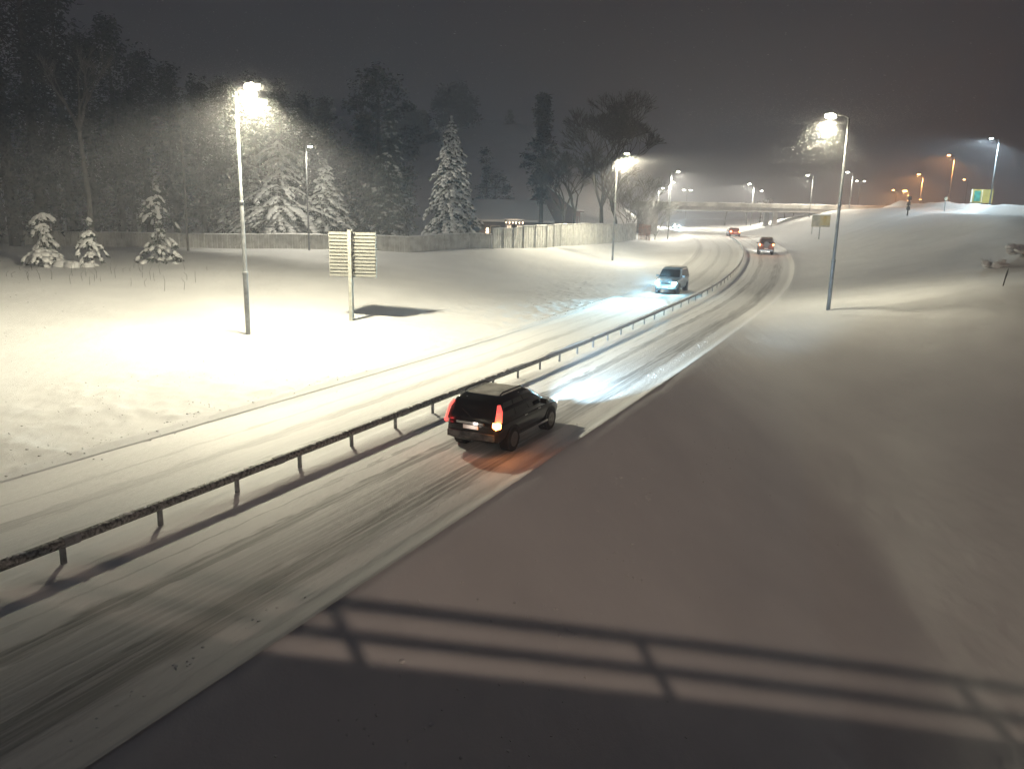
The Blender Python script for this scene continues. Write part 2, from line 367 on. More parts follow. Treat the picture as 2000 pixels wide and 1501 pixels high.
# ------------------------------------------------------------------ street lamps
def batwing(d):
    # road luminaires throw more light outwards than straight down
    d.use_nodes = True; n = d.node_tree; e = n.nodes['Emission']; tc = n.nodes.new('ShaderNodeTexCoord'); sp = n.nodes.new('ShaderNodeSeparateXYZ'); n.links.new(tc.outputs['Normal'], sp.inputs[0])
    a = n.nodes.new('ShaderNodeMath'); a.operation = 'ABSOLUTE'; n.links.new(sp.outputs[2], a.inputs[0])
    m_ = n.nodes.new('ShaderNodeMath'); m_.operation = 'MAXIMUM'; n.links.new(a.outputs[0], m_.inputs[0]); m_.inputs[1].default_value = .2
    p_ = n.nodes.new('ShaderNodeMath'); p_.operation = 'POWER'; n.links.new(m_.outputs[0], p_.inputs[0]); p_.inputs[1].default_value = -1.15
    n.links.new(p_.outputs[0], e.inputs['Strength'])
def spot(parent, loc, direction, power, col, size=150, blend=.7, rad=.3, name='lamp_light'):
    d = bpy.data.lights.new(name, 'SPOT'); d.energy = power; d.color = col; d.spot_size = math.radians(size); d.spot_blend = blend; d.shadow_soft_size = rad
    o = bpy.data.objects.new(name, d); sc.collection.objects.link(o); o.parent = parent; o.location = loc
    if name == 'lamp_light': batwing(d)
    o.rotation_euler = Vector(direction).to_track_quat('-Z', 'Y').to_euler(); return o
def street_lamp(x, y, z0, h, ang, label, kind='neutral', power=None, arm=.75, tilt=.28, size=160, steps=True, double=False, group='street lamps', blend=.35, poleR=.105, light=True, lens=1.0):
    t = thing('street_lamp', label, 'street lamp', (x, y, z0), 0, group)
    mb = MB(); r = poleR
    if steps:
        mb.tube([(0, 0, -.6), (0, 0, h * .26), (0, 0, h * .265), (0, 0, h * .55), (0, 0, h * .555), (0, 0, h - .15)], [r * 1.25, r * 1.2, r, r * .95, r * .75, r * .6], 10)
        mb.tube([(0, 0, h * .255), (0, 0, h * .27)], r * 1.4, 10); mb.tube([(0, 0, h * .548), (0, 0, h * .56)], r * 1.15, 10)
    else: mb.tube([(0, 0, -.6), (0, 0, h - .15)], [r * 1.2, r * .6], 8)
    mb.build('pole', GALV, t, smooth=True)
    for a in ((ang, ang + math.pi) if double else (ang,)):
        dx, dy = math.cos(a), math.sin(a)
        m2 = MB(); m2.tube([(0, 0, h - .3), (dx * .06, dy * .06, h - .08), (dx * .25, dy * .25, h + .02), (dx * arm, dy * arm, h + .08)], .04, 8); m2.build('arm', GALV, t, smooth=True)
        m3 = MB(); c = (dx * (arm + .32), dy * (arm + .32), h + .10)
        pr = [(-.36, .07, .05), (-.25, .14, .09), (.1, .17, .10), (.34, .12, .07), (.40, .05, .03)]
        vs = []; fs = []
        for (u, w_, th) in pr:
            for (ww, tt) in ((-1, -.4), (-.7, 1), (.7, 1), (1, -.4)): vs.append((c[0] + dx * u - dy * w_ * ww, c[1] + dy * u + dx * w_ * ww, c[2] + th * tt + u * .10))
        for i in range(4):
            for k in range(4): fs.append((i * 4 + k, i * 4 + (k + 1) % 4, (i + 1) * 4 + (k + 1) % 4, (i + 1) * 4 + k))
        fs += [(3, 2, 1, 0), (16, 17, 18, 19)]; m3.add(vs, fs); hd = m3.build('lamp_head', GALV, t)
        m4 = MB(); m4.blob((c[0] + dx * .05, c[1] + dy * .05, c[2] - .07), (.24 * lens, .20 * lens, .10 * lens), rnd, 0.0); m4.build('lens', LENS[kind], hd, smooth=True)
        if light: spot(t, (c[0] + dx * .05, c[1] + dy * .05, c[2] - .15 * lens), (dx * tilt, dy * tilt, -1), LAMP if power is None else power, LCOL[kind], size, blend)
    return t
RD = math.radians
def rn(s, o):   # direction from a bank towards the road
    h = float(np.interp(s, CS, CH)); a = math.atan2(-math.sin(h), math.cos(h)); return a if o < 0 else a + math.pi
X, Y = -14.13, 40.57
street_lamp(X, Y, GZ(X, Y), 12.4, rn(21, -1), 'tall grey street lamp on the left bank, nearest and brightest, with stepped steel pole', 'warm', LAMP * 1.1, tilt=-.17, size=154, blend=.5, lens=1.9)
for c_ in sc.objects[:]:
    if c_.type == 'LIGHT' and c_.name == 'lamp_light': c_.data.shadow_soft_size = .55
X, Y = P(-38, -16.4); X, Y = float(X), float(Y)
street_lamp(X, Y, GZ(X, Y), 12.4, rn(-38, -1), 'street lamp of the left bank row standing beyond the left edge of the picture', 'warm', LAMP * 1.2, tilt=.04, size=156)
X, Y = 21.48, 52.46
street_lamp(X, Y, GZ(X, Y), 12.6, rn(48, 1), 'tall street lamp standing alone on the right hand snow bank, dark leaning looking pole', 'warm', LAMP * .55, tilt=.10, size=142, blend=.8, lens=1.8)
X, Y = 11.95, 95.14
street_lamp(X, Y, GZ(X, Y), 12.5, rn(84, -1), 'grey street lamp between the board fence and the bend, next beyond the silver van', 'warm', LAMP * .8, lens=1.3)
X, Y = 28.78, 147.64
street_lamp(X, Y, GZ(X, Y), 12.3, rn(141, -1), 'slim street lamp whose pole crosses in front of the overpass near its left end', 'neutral', LAMP, lens=1.4)
X, Y = 42.31, 219.6
street_lamp(X, Y, GZ(X, Y), 12.3, rn(214, -1), 'shorter looking street lamp just behind the one crossing the overpass', 'neutral', LAMP, lens=1.5)
X, Y = -20.89, 79.03
street_lamp(X, Y, GZ(X, Y), 10.1, RD(55), 'thin dark lamp post in front of the snow laden spruce by the pale fence', 'neutral', LAMP * .2, arm=.15, tilt=.45, size=150, poleR=.08, lens=1.1)
def far_lamp(u, D, zb, zh, label, kind='neutral', ang=math.pi, double=False, power=None, light=True, lens=1.6, grp='distant street lamps'):
    x = (u - 1000) / 1500 * D; street_lamp(x, D * 1.02, zb, zh - zb, ang, label, kind, power, double=double, steps=False, light=light, lens=lens, group=grp)
far_lamp(1646, 158, 9.5, 17.9, 'bright lamp on the overpass showing just left of the tall right hand pole', power=LAMP * .2)
far_lamp(1570, 162, 7.0, 17.4, 'bright lamp above the middle right of the overpass parapet', power=LAMP * .2)
far_lamp(1458, 186, 5.3, 16.6, 'lamp rising above the centre of the overpass with its pole in view', power=LAMP)
far_lamp(1480, 265, 7, 18.3, 'tiny round lamp glow above the overpass centre, farthest in the row', light=False, lens=2)
far_lamp(1275, 225, 5.9, 16.8, 'lamp half hidden by frosted trees at the left end of the overpass', ang=0, power=LAMP)
far_lamp(1330, 262, 6.5, 17.9, 'twin headed lamp above the left part of the overpass', double=True, light=False, lens=2.2)
far_lamp(1662, 235, 9, 20.6, 'twin headed lamp right of the tall right hand pole', double=True, light=False, lens=1.6)
far_lamp(1836, 150, 10, 20.9, 'orange lamp highest of the orange row beyond the slip road', 'orange', power=LAMP * .5, lens=1.5, grp='orange lamps')
far_lamp(1781, 185, 10, 19.6, 'orange lamp second highest in the row, left of the highest one', 'orange', power=LAMP * .6, lens=1.8, grp='orange lamps')
far_lamp(1734, 232, 9, 18, 'small orange lamp over the glowing bushes, leftmost of the orange ones', 'orange', light=False, lens=1.8, grp='orange lamps')
far_lamp(1757, 218, 9, 17.2, 'wide orange glow beside the black signal post', 'orange', power=LAMP * .7, lens=3.0, grp='orange lamps')
far_lamp(1787, 290, 9, 17.5, 'lowest small amber lamp right of the black signal post', 'orange', light=False, lens=1.8, grp='orange lamps')
far_lamp(1868, 222, 9, 20.9, 'lone amber lamp just above the green and yellow sign', 'orange', light=False, lens=1.6, grp='orange lamps')
far_lamp(1916, 112, 8.8, 19.9, 'cool white lamp high over the snowbank at far right', 'cool', power=LAMP * .5, lens=1.2, grp=None)
# lamp of the road behind the photographer, its light throws the railing's shadow
tl = street_lamp(26.35, -20.7, 5.9, 7.0, math.pi * .6, 'orange street lamp on the far kerb of the near bridge', 'sodium', 16000, size=172, tilt=.35, arm=.8, steps=False, group=None)
for c_ in tl.children:
    if c_.type == 'LIGHT': c_.data.shadow_soft_size = .14

# ------------------------------------------------------------------ near bridge under the photographer
BR = RD(-15.7)
nb = thing('road_bridge', 'concrete road bridge the photo is taken from, with snow topped edge and two rail parapet', 'bridge', (0, -.30, 0), BR)
m = MB(); m.box((0, -6.7, 5.45), (104, 13.4, .9)); m.build('deck', CONC, nb)
m = MB(); m.box((0, -6.7, 5.97), (104, 13.0, .14)); m.build('snow_cover', SNOW, nb)
m = MB(); m.box((0, -.20, 6.02), (104, .42, .34)); m.box((0, -13.2, 6.02), (104, .42, .34)); m.build('edge_beam', CONC, nb)
m = MB()
for yy in (-.2, -13.2): m.tube([(-50, yy, 6.82), (50, yy, 6.82)], .06, 8); m.tube([(-50, yy, 6.53), (50, yy, 6.53)], .055, 8)
m.build('railing', GALV, nb)
for k in range(-9, 10):
    m = MB(); m.box((k * 5.4 + 1.5, -.2, 6.5), (.15, .07, .64)); m.build('railing_post', GALV, nb)
for xx in (-24, 34):
    m = MB(); m.box((xx, -6.2, -.5), (1.2, 11.5, 11)); m.build('abutment', CONC, nb)

# ------------------------------------------------------------------ median rail
gr = thing('guard_rail', 'dark steel median guard rail curving between the two snowy carriageways', 'guard rail', (0, 0, 0))
def profile_strip(name, s0, s1, ds, prof, zoff, material, parent, jitter=0.0):
    S_ = np.arange(s0, s1, ds); vs = []; fs = []; n = len(prof)
    for i, s in enumerate(S_):
        h = float(np.interp(s, CS, CH)); cx, cy = float(np.interp(s, CS, CX)), float(np.interp(s, CS, CY)); z = float(zr(s)) + zoff
        jj = 1 + jitter * (float(vnoise(np.array([s * .9]), np.array([1.0]))[0]) * 2)
        for (o, zz) in prof: vs.append((cx + o * math.cos(h), cy - o * math.sin(h), z + (zz * jj if zz > 0 else zz)))
    for i in range(len(S_) - 1):
        for k in range(n): fs.append((i * n + k, (i + 1) * n + k, (i + 1) * n + (k + 1) % n, i * n + (k + 1) % n))
    fs += [tuple(range(n)), tuple(range((len(S_) - 1) * n, len(S_) * n))[::-1]]
    mb = MB(); mb.add(vs, fs); return mb.build(name, material, parent, smooth=False)
rp = [(.11 * math.cos(a), .11 * math.sin(a)) for a in [math.pi * 2 * k / 12 for k in range(12)]]
rail = profile_strip('rail', -20, 132, .6, rp, .10 + .46, DARKSTEEL, gr); rail.data.polygons.foreach_set('use_smooth', [True] * len(rail.data.polygons))
cap = profile_strip('snow_cap', 20, 132, .35, [(-.085, 0), (-.06, .035), (0, .05), (.05, .03), (.07, 0)], .10 + .555, SNOWP, rail, jitter=.8)
m = MB()
_rb = random.Random(11)
for s in np.arange(-15, 24, .11):
    if _rb.random() < .3:
        x, y = P(s, _rb.uniform(-.06, .05)); m.blob((float(x), float(y), float(zr(s)) + .665), (_rb.uniform(.03, .11), _rb.uniform(.03, .09), .018), _rb, .35)
cr = m.build('snow_crust', SNOWP, rail); cr['kind'] = 'stuff'
k = -3
while k * 6 < 110:
    rj = profile_strip('rail_joint', k * 6, k * 6 + .36, .35, [(a * 1.12, b * 1.12) for a, b in rp], .10 + .46, GALV, rail); k += 1
k = -7
while k * 2.333 < 131:
    s = k * 2.333; h = float(np.interp(s, CS, CH)); x, y = P(s, 0); m = MB(); m.box((float(x), float(y), float(zr(s)) + .23), (.06, .11, .56), rz=-h); m.build('post', GALV, gr); k += 1

# ------------------------------------------------------------------ signs
def big_sign():
    x, y = -9.89, 46.73; z = GZ(x, y)
    t = thing('road_sign', 'ribbed aluminium back of a large road sign on one steel post', 'road sign', (x, y, z), RD(-6))
    m = MB(); m.box((0, 0, 2.45), (.10, .30, 6.0)); m.box((0, -.16, 2.45), (.21, .03, 6.0)); m.box((0, .16, 2.45), (.21, .03, 6.0)); m.build('post', mat('sign_post_steel', (.40, .40, .36), .5, .2, noise=(5, .2)), t)
    m = MB(); m.box((0, -.17, 5.47), (.33, .08, .05)); m.build('post_cap', BLACKP, t)
    W = 2.86; H0 = 2.62; H1 = 5.30; m = MB(); m.box((.08, .232, (H0 + H1) / 2), (W, .02, H1 - H0)); m.build('sign_plate', mat('groove_shade_aluminium', (.12, .12, .11), .6, noise=(3, .2)), t); m = MB()  # plate coloured dark to stand in for shade between the ribs
    n = 13
    for i in range(n):
        z_ = H0 + (H1 - H0) * (i + .5) / n; m.box((.08, .17, z_), (W - .02, .08, .135))
    m.build('panel', ALU, t)
    for sx in (-1, 1): m = MB(); m.box((.08 + sx * (W / 2 + .012), .20, (H0 + H1) / 2), (.025, .07, H1 - H0 + .03)); m.build('panel_edge', ALU, t)
    for z_ in (2.9, 3.9, 4.8): m = MB(); m.box((.17, .10, z_), (.10, .20, .06)); m.build('bracket', ALU, t)
big_sign()
YEL = mat('yellow_sign', (.75, .48, .04), .5, noise=(1.2, .3, (.62, .55, .35))); GRN = mat('green_sign', (.03, .22, .18), .5, noise=(2, .4))
SGREY = mat('frosted_sign', (.45, .40, .30), .6, noise=(1.5, .3))
x, y = 46.6, 120.22; z = GZ(x, y)
t = thing('direction_sign', 'yellow direction sign half frosted over, on a post right of the road before the overpass', 'road sign', (x, y, z - .3), 0)
m = MB(); m.tube([(0, 0, 0), (0, 0, 2.4)], .09, 8); m.build('post', GALV, t)
m = MB(); m.box((.02, -.1, 3.05), (2.8, .06, 1.75)); pn = m.build('panel', SGREY, t)
m = MB(); m.box((.62, -.14, 3.15), (1.5, .03, 1.45)); m.build('yellow_field', YEL, pn)
m = MB(); m.box((.02, -.1, 3.98), (2.82, .16, .10)); m.build('snow_cap', SNOWP, t)
x, y = 71.0, 121; z = 9.2
t = thing('direction_sign', 'wide green and yellow direction sign above the far right snowbank', 'road sign', (x, y, z), RD(4))
m = MB(); m.tube([(.2, 0, -.5), (.2, 0, 2.2)], .09, 8); m.build('post', GALV, t)
m = MB(); m.box((0, -.1, 3.05), (3.5, .06, 2.0)); pn = m.build('panel', mat('pale_yellow_sign', (.34, .27, .07), .5, noise=(1, .3)), t)
m = MB(); m.box((-.75, -.14, 3.05), (1.0, .03, 1.5)); m.build('green_field', GRN, pn)
m = MB(); m.box((-1.62, -.14, 3.05), (.2, .02, 1.9)); m.box((.0, -.14, 3.05), (.06, .02, 1.9)); m.build('white_border', SNOWP, pn)
x, y = 58.6, 118; z = GZ(x, y)
t = thing('signal_post', 'black signal post with stacked heads on the crest of the slip road', 'signal', (x, y, z), 0)
m = MB(); m.tube([(0, 0, -.5), (0, 0, 2.6)], .10, 8); m.build('post', BLACKP, t)
for zz, w_ in ((2.55, .62), (1.75, .42), (1.1, .5)):
    m = MB(); m.box((0, 0, zz), (w_, .3, .52), taper=.85); m.build('signal_head', BLACKP, t)
x, y = 66.2, 122; z = GZ(x, y)
t = thing('marker_post', 'slim pale marker post with small round plate on the far snowbank', 'post', (x, y, z), 0)
m = MB(); m.tube([(0, 0, -.3), (0, 0, 2.2)], .06, 6); m.build('post', GALV, t); m = MB(); m.tube([(0, -.06, 1.9), (0, -.03, 1.9)], .28, 10); m.build('plate', SGREY, t)

# snow stakes
def stake(x, y, lean, lab, L=1.1):
    z = GZ(x, y); m = MB(); m.tube([(0, 0, -.2), (lean * .5, 0, L * .5), (lean * .55, 0, L * .52), (lean, .05, L * .82), (lean * 1.15, .05, L)], [.035, .04, .055, .05, .015], 7)
    o = m.build('snow_stake', BLACKP, loc=(x, y, z)); tag(o, lab, 'stake')
stake(31.79, 50.36, .20, 'black leaning snow stake on the right hand bank below the slip road', 1.15)
stake(8.05, 11.75, -.17, 'short black stake poking out of the shaded snow in the near right corner', .34)
stake(49.5, 131.0, .0, 'thin dark stake in the snow left of the yellow direction sign', 2.0)

# ------------------------------------------------------------------ board fence
ft = thing('board_fence', 'long frosted board fence with snow topped edge along the left bank', 'fence', (0, 0, 0))
fp = [(-66, 82, 1.45), (-53.6, 81, 1.45), (-43, 81, 1.45), (-32.7, 82, 1.45), (-20, 80.5, 1.5), (-10.7, 79, 1.55), (-2.5, 83, 1.55), (-2.4, 83.2, 2.1), (-.2, 86.8, 2.15), (.9, 88.6, 2.45), (3.7, 93.4, 2.6), (10.4, 109.8, 2.9), (20.2, 130.8, 2.7)]
for i in range(len(fp) - 1):
    (xa, ya, ha), (xb, yb, hb) = fp[i], fp[i + 1]; L = math.hypot(xb - xa, yb - ya)
    if L < .3: continue
    n = max(1, round(L / 2.6))
    for k in range(n):
        f0, f1 = k / n, (k + 1) / n; x0, y0 = xa + (xb - xa) * f0, ya + (yb - ya) * f0; x1, y1 = xa + (xb - xa) * f1, ya + (yb - ya) * f1
        z0, z1 = GZ(x0, y0), GZ(x1, y1); h0, h1 = ha + (hb - ha) * f0, ha + (hb - ha) * f1
        nx, ny = -(y1 - y0), (x1 - x0); q = math.hypot(nx, ny); nx /= q; ny /= q
        m = MB(); nb_ = 9
        for b in range(nb_):
            a0, a1 = b / nb_ + .006, (b + 1) / nb_ - .006; d = .03 if b % 2 else 0.0
            c = [(x0 + (x1 - x0) * a + nx * (d + e), y0 + (y1 - y0) * a + ny * (d + e), zz) for a in (a0, a1) for e in (0, .03) for zz in (z0 + (z1 - z0) * a - .3, z0 + (z1 - z0) * a + h0 + (h1 - h0) * a)]
            m.add(c, [(0, 1, 5, 4), (2, 6, 7, 3), (0, 2, 3, 1), (4, 5, 7, 6), (1, 3, 7, 5), (0, 4, 6, 2)])
        m.build('fence_panel', WOOD, ft)
        m = MB(); m.box((x0 - nx * .05, y0 - ny * .05, z0 + h0 / 2 - .1), (.12, .12, h0 + .3)); m.build('fence_post', WOOD, ft)
        m = MB(); zt0, zt1 = z0 + h0, z1 + h1; w_ = .13; jt = rnd.uniform(.04, .12)
        m.add([(x0 - nx * w_, y0 - ny * w_, zt0), (x1 - nx * w_, y1 - ny * w_, zt1), (x1, y1, zt1 + jt), (x0, y0, zt0 + jt), (x1 + nx * w_, y1 + ny * w_, zt1), (x0 + nx * w_, y0 + ny * w_, zt0)], [(0, 1, 2, 3), (3, 2, 4, 5), (0, 3, 5), (1, 4, 2)]); m.build('snow_cap', SNOWP, ft)
bt = thing('board_fence', 'short brown picket fence end where the long fence meets the overpass trees', 'fence', (20.4, 131, 0), 0)
for k in range(9):
    xx, yy = .3 + k * .32, k * .55; z = GZ(20.4 + xx, 131 + yy); m = MB(); m.box((xx, yy, z + 1.15), (.22, .06, 2.9), rz=1.0); m.build('board', WOODB, bt)
m = MB(); m.tube([(.2, 0, 5.1), (2.9, 4.5, 5.3)], .06, 5); m.tube([(.2, 0, 6.3), (2.9, 4.5, 6.5)], .06, 5); m.build('cross_rail', WOODB, bt)

# ------------------------------------------------------------------ overpass
op = thing('overpass', 'low concrete overpass with snow heaped parapet crossing the far end of the road', 'bridge', (54, 171, 0), RD(-1.5))
m = MB(); m.box((0, 4.5, 10.45), (56, 10, 1.0)); m.box((0, -.35, 10.62), (56, .3, .75)); m.build('deck', CONC, op)
m = MB(); m.box((0, -.36, 11.20), (56, .34, .80)); m.box((0, 9.3, 11.25), (56, .22, .62)); m.build('parapet', mat('frosted_parapet', (.26, .25, .23), .85, noise=(.5, .3, (.48, .47, .43))), op)
m = MB(); 
for k in range(80): m.blob((-27.5 + k * .7, -.25, 11.58 + rnd.uniform(-.02, .08)), (.6, .25, .16 + rnd.uniform(0, .08)), rnd, .2)
m.build('snow_heap', SNOWP, op)
for k in range(11):
    m = MB(); m.box((-26 + k * 5.2, -.45, 11.4), (.10, .08, .9)); m.build('parapet_post', GALV, op)
m = MB(); m.box((-24.7, 4, 6.4), (3.4, 9, 7.4)); m.build('abutment', CONC, op)
for yy in (1.2, 7.5): m = MB(); m.box((2.6, yy, 7.4), (1.0, .9, 5.4)); m.build('pier', CONC, op)
m = MB(); m.box((17.5, 4, 8.7), (2.0, 9, 2.6)); m.build('abutment', CONC, op)

# ------------------------------------------------------------------ houses behind the fence
WALLD = mat('dark_cladding', (.10, .085, .08), .8, noise=(1.5, .3)); WALLL = mat('pale_cladding', (.22, .21, .20), .8, noise=(1.5, .2)); WALLR = mat('red_brown_cladding', (.14, .07, .06), .8, noise=(1.5, .3))
PANE_D = mat('dark_glass', (.02, .025, .03), .1, spec=.6); LIT = emis('lit_window', (1, .78, .45), 3.2); LITS = emis('string_light', (1, .72, .45), 9)
ROOFD = mat('roof_edge', (.05, .05, .055), .8)
def house(x, y, z, W, D_, H, rh, rz, wall, label, wins, porch=None):
    t = thing('house', label, 'house', (x, y, z), rz)
    m = MB(); m.add([(-W / 2, -D_ / 2, -1), (W / 2, -D_ / 2, -1), (W / 2, D_ / 2, -1), (-W / 2, D_ / 2, -1), (-W / 2, -D_ / 2, H), (W / 2, -D_ / 2, H), (W / 2, D_ / 2, H), (-W / 2, D_ / 2, H), (-W / 2, 0, H + rh), (W / 2, 0, H + rh)],
        [(0, 1, 5, 4), (1, 2, 6, 9, 5), (2, 3, 7, 6), (3, 0, 4, 8, 7), (3, 2, 1, 0)]); m.build('wall', wall, t)
    e = .6; th = .18; sl = rh / (D_ / 2)
    for nm, off, mt in (('roof', 0.02, ROOFD), ('roof_snow', .02 + th + .005, SNOWP)):
        m = MB(); tk = th if nm == 'roof' else .32
        for sg in (-1, 1):
            a = [(-W / 2 - e, sg * (D_ / 2 + e), H - e * sl + off), (W / 2 + e, sg * (D_ / 2 + e), H - e * sl + off), (W / 2 + e, 0, H + rh + off), (-W / 2 - e, 0, H + rh + off)]
            b = [(p[0], p[1], p[2] + tk) for p in a]; m.add(a + b, [(0, 1, 2, 3), (7, 6, 5, 4), (0, 4, 5, 1), (1, 5, 6, 2), (3, 7, 4, 0)])
        m.build(nm, mt, t)
    for (wx, wz, ww, wh, lit) in wins:
        m = MB(); m.box((wx, -D_ / 2 - .03, wz), (ww + .2, .08, wh + .2)); f = m.build('window', SGREY if wall is not WALLR else WALLL, t)
        m = MB(); m.box((wx, -D_ / 2 - .09, wz), (ww, .04, wh)); m.build('pane', LIT if lit else PANE_D, f)
    m = MB(); m.box((W * .2, D_ * .12, H + rh + .2), (.7, .7, 1.4)); m.build('chimney', CONC, t)
    return t
house(-26.5, 118, 3.7, 11, 8, 3.4, 2.3, RD(-8), WALLD, 'dark low house behind the spruce with one small lit window', [(-2.5, 1.7, 1.2, 1.2, False), (2.0, 3.0, .42, .42, True)])
house(-3.0, 118, 4.0, 14, 9, 3.0, 2.6, RD(16), WALLD, 'snow roofed house behind the fence whose porch is lit by warm lights', [(-4.2, 1.6, 1.3, 1.2, False), (-1.2, 1.6, 1.3, 1.2, False)])
p = thing('porch', 'small lit porch with warm hanging lights at the corner of the snow roofed house', 'porch', (-.2, 110.5, 4.2), RD(4))
m = MB()
for xx in (-1.2, 1.2): m.box((xx, -.6, 1.4), (.12, .12, 3.2)); m.box((xx, 1.2, 1.4), (.12, .12, 3.2))
m.build('frame', WALLD, p)
m = MB(); m.box((0, .3, 3.05), (2.9, 2.3, .14)); m.build('roof', SNOWP, p)
for xx in (-.75, .7):
    m = MB(); m.box((xx, -.50, 1.55), (.72, .06, 1.6)); f = m.build('window', WALLL, p); m = MB()
    for q in (-1, 0, 1): m.box((xx + q * .22, -.56, 1.55), (.10, .02, 1.3))
    m.build('pane', emis('glowing_pane', (1, .74, .5), 1.6), f)
    m = MB(); m.box((xx, -.60, .66), (.95, .1, .07)); m.build('sill', LITS, p)
for q in range(6): m = MB(); m.blob((-1.15 + q * .46, -.68, 2.62), (.07, .07, .13 + .05 * (q % 2)), rnd, .1); m.build('light_bulb', LITS, p)
d_ = bpy.data.lights.new('porch_light', 'POINT'); d_.energy = 60; d_.color = (1, .75, .5); d_.shadow_soft_size = .2; lo = bpy.data.objects.new('porch_light', d_); sc.collection.objects.link(lo); lo.parent = p; lo.location = (0, -1.4, 2.5)
house(6.5, 142, 5.0, 10.5, 9, 4.2, 3.6, RD(78), WALLR, 'red brown gabled house behind the bare trees', [(-1.5, 2.2, 1.3, 1.4, False), (1.8, 2.2, 1.3, 1.4, False)])
m = MB(); m.tube([(0, 0, 0), (0, 0, .5)], .2, 8); m.blob((0, 0, .75), (.22, .22, .3), rnd, .05); o = m.build('lantern', LITS, loc=(-4.0, 112, 5.0)); tag(o, 'small glowing lantern in the garden left of the lit porch', 'lantern')
m = MB(); m.box((0, 0, 3), (10, 8, 7)); m.box((0, 0, 6.7), (10.6, 8.6, .4)); o = m.build('shed', WALLD, loc=(80.5, 110, 7.6)); tag(o, 'dark flat roofed building cut off by the right edge of the picture', 'building')
# ------------------------------------------------------------------ vehicles
TYRE = mat('tyre_rubber', (.015, .015, .015), .8); RIM = mat('alloy_rim', (.16, .15, .14), .4, .6); GLASS = mat('tinted_glass', (.006, .007, .008), .08, spec=.35)
CHROME = mat('chrome_trim', (.5, .5, .5), .2, .9); PLATE = mat('number_plate', (.8, .78, .74), .5); DUST = mat('thin_snow_dust', (.78, .76, .70), .9, noise=(2.5, .2))
RED_L = emis('tail_light_red', (1, .02, .02), 1.1); BRAKE = emis('brake_light_glow', (1, .30, .06), 26); HEAD = emis('head_light_glow', (.62, .9, 1.0), 45); DRL = emis('side_lamp', (1, .80, .55), 3); AMB = emis('amber_light', (1, .45, .02), 5)
def ring(y, w_, zb, zt, r):
    pts = [(0, zb), (w_ * .82, zb), (w_ * .96, zb + r * .6), (w_, zb + (zt - zb) * .45), (w_ * .985, zt - r), (w_ * .93, zt - r * .35), (w_ * .80, zt), (0, zt + .012)]
    full = pts + [(-a, b) for a, b in pts[-2:0:-1]]
    return [(a, y, b) for a, b in full]
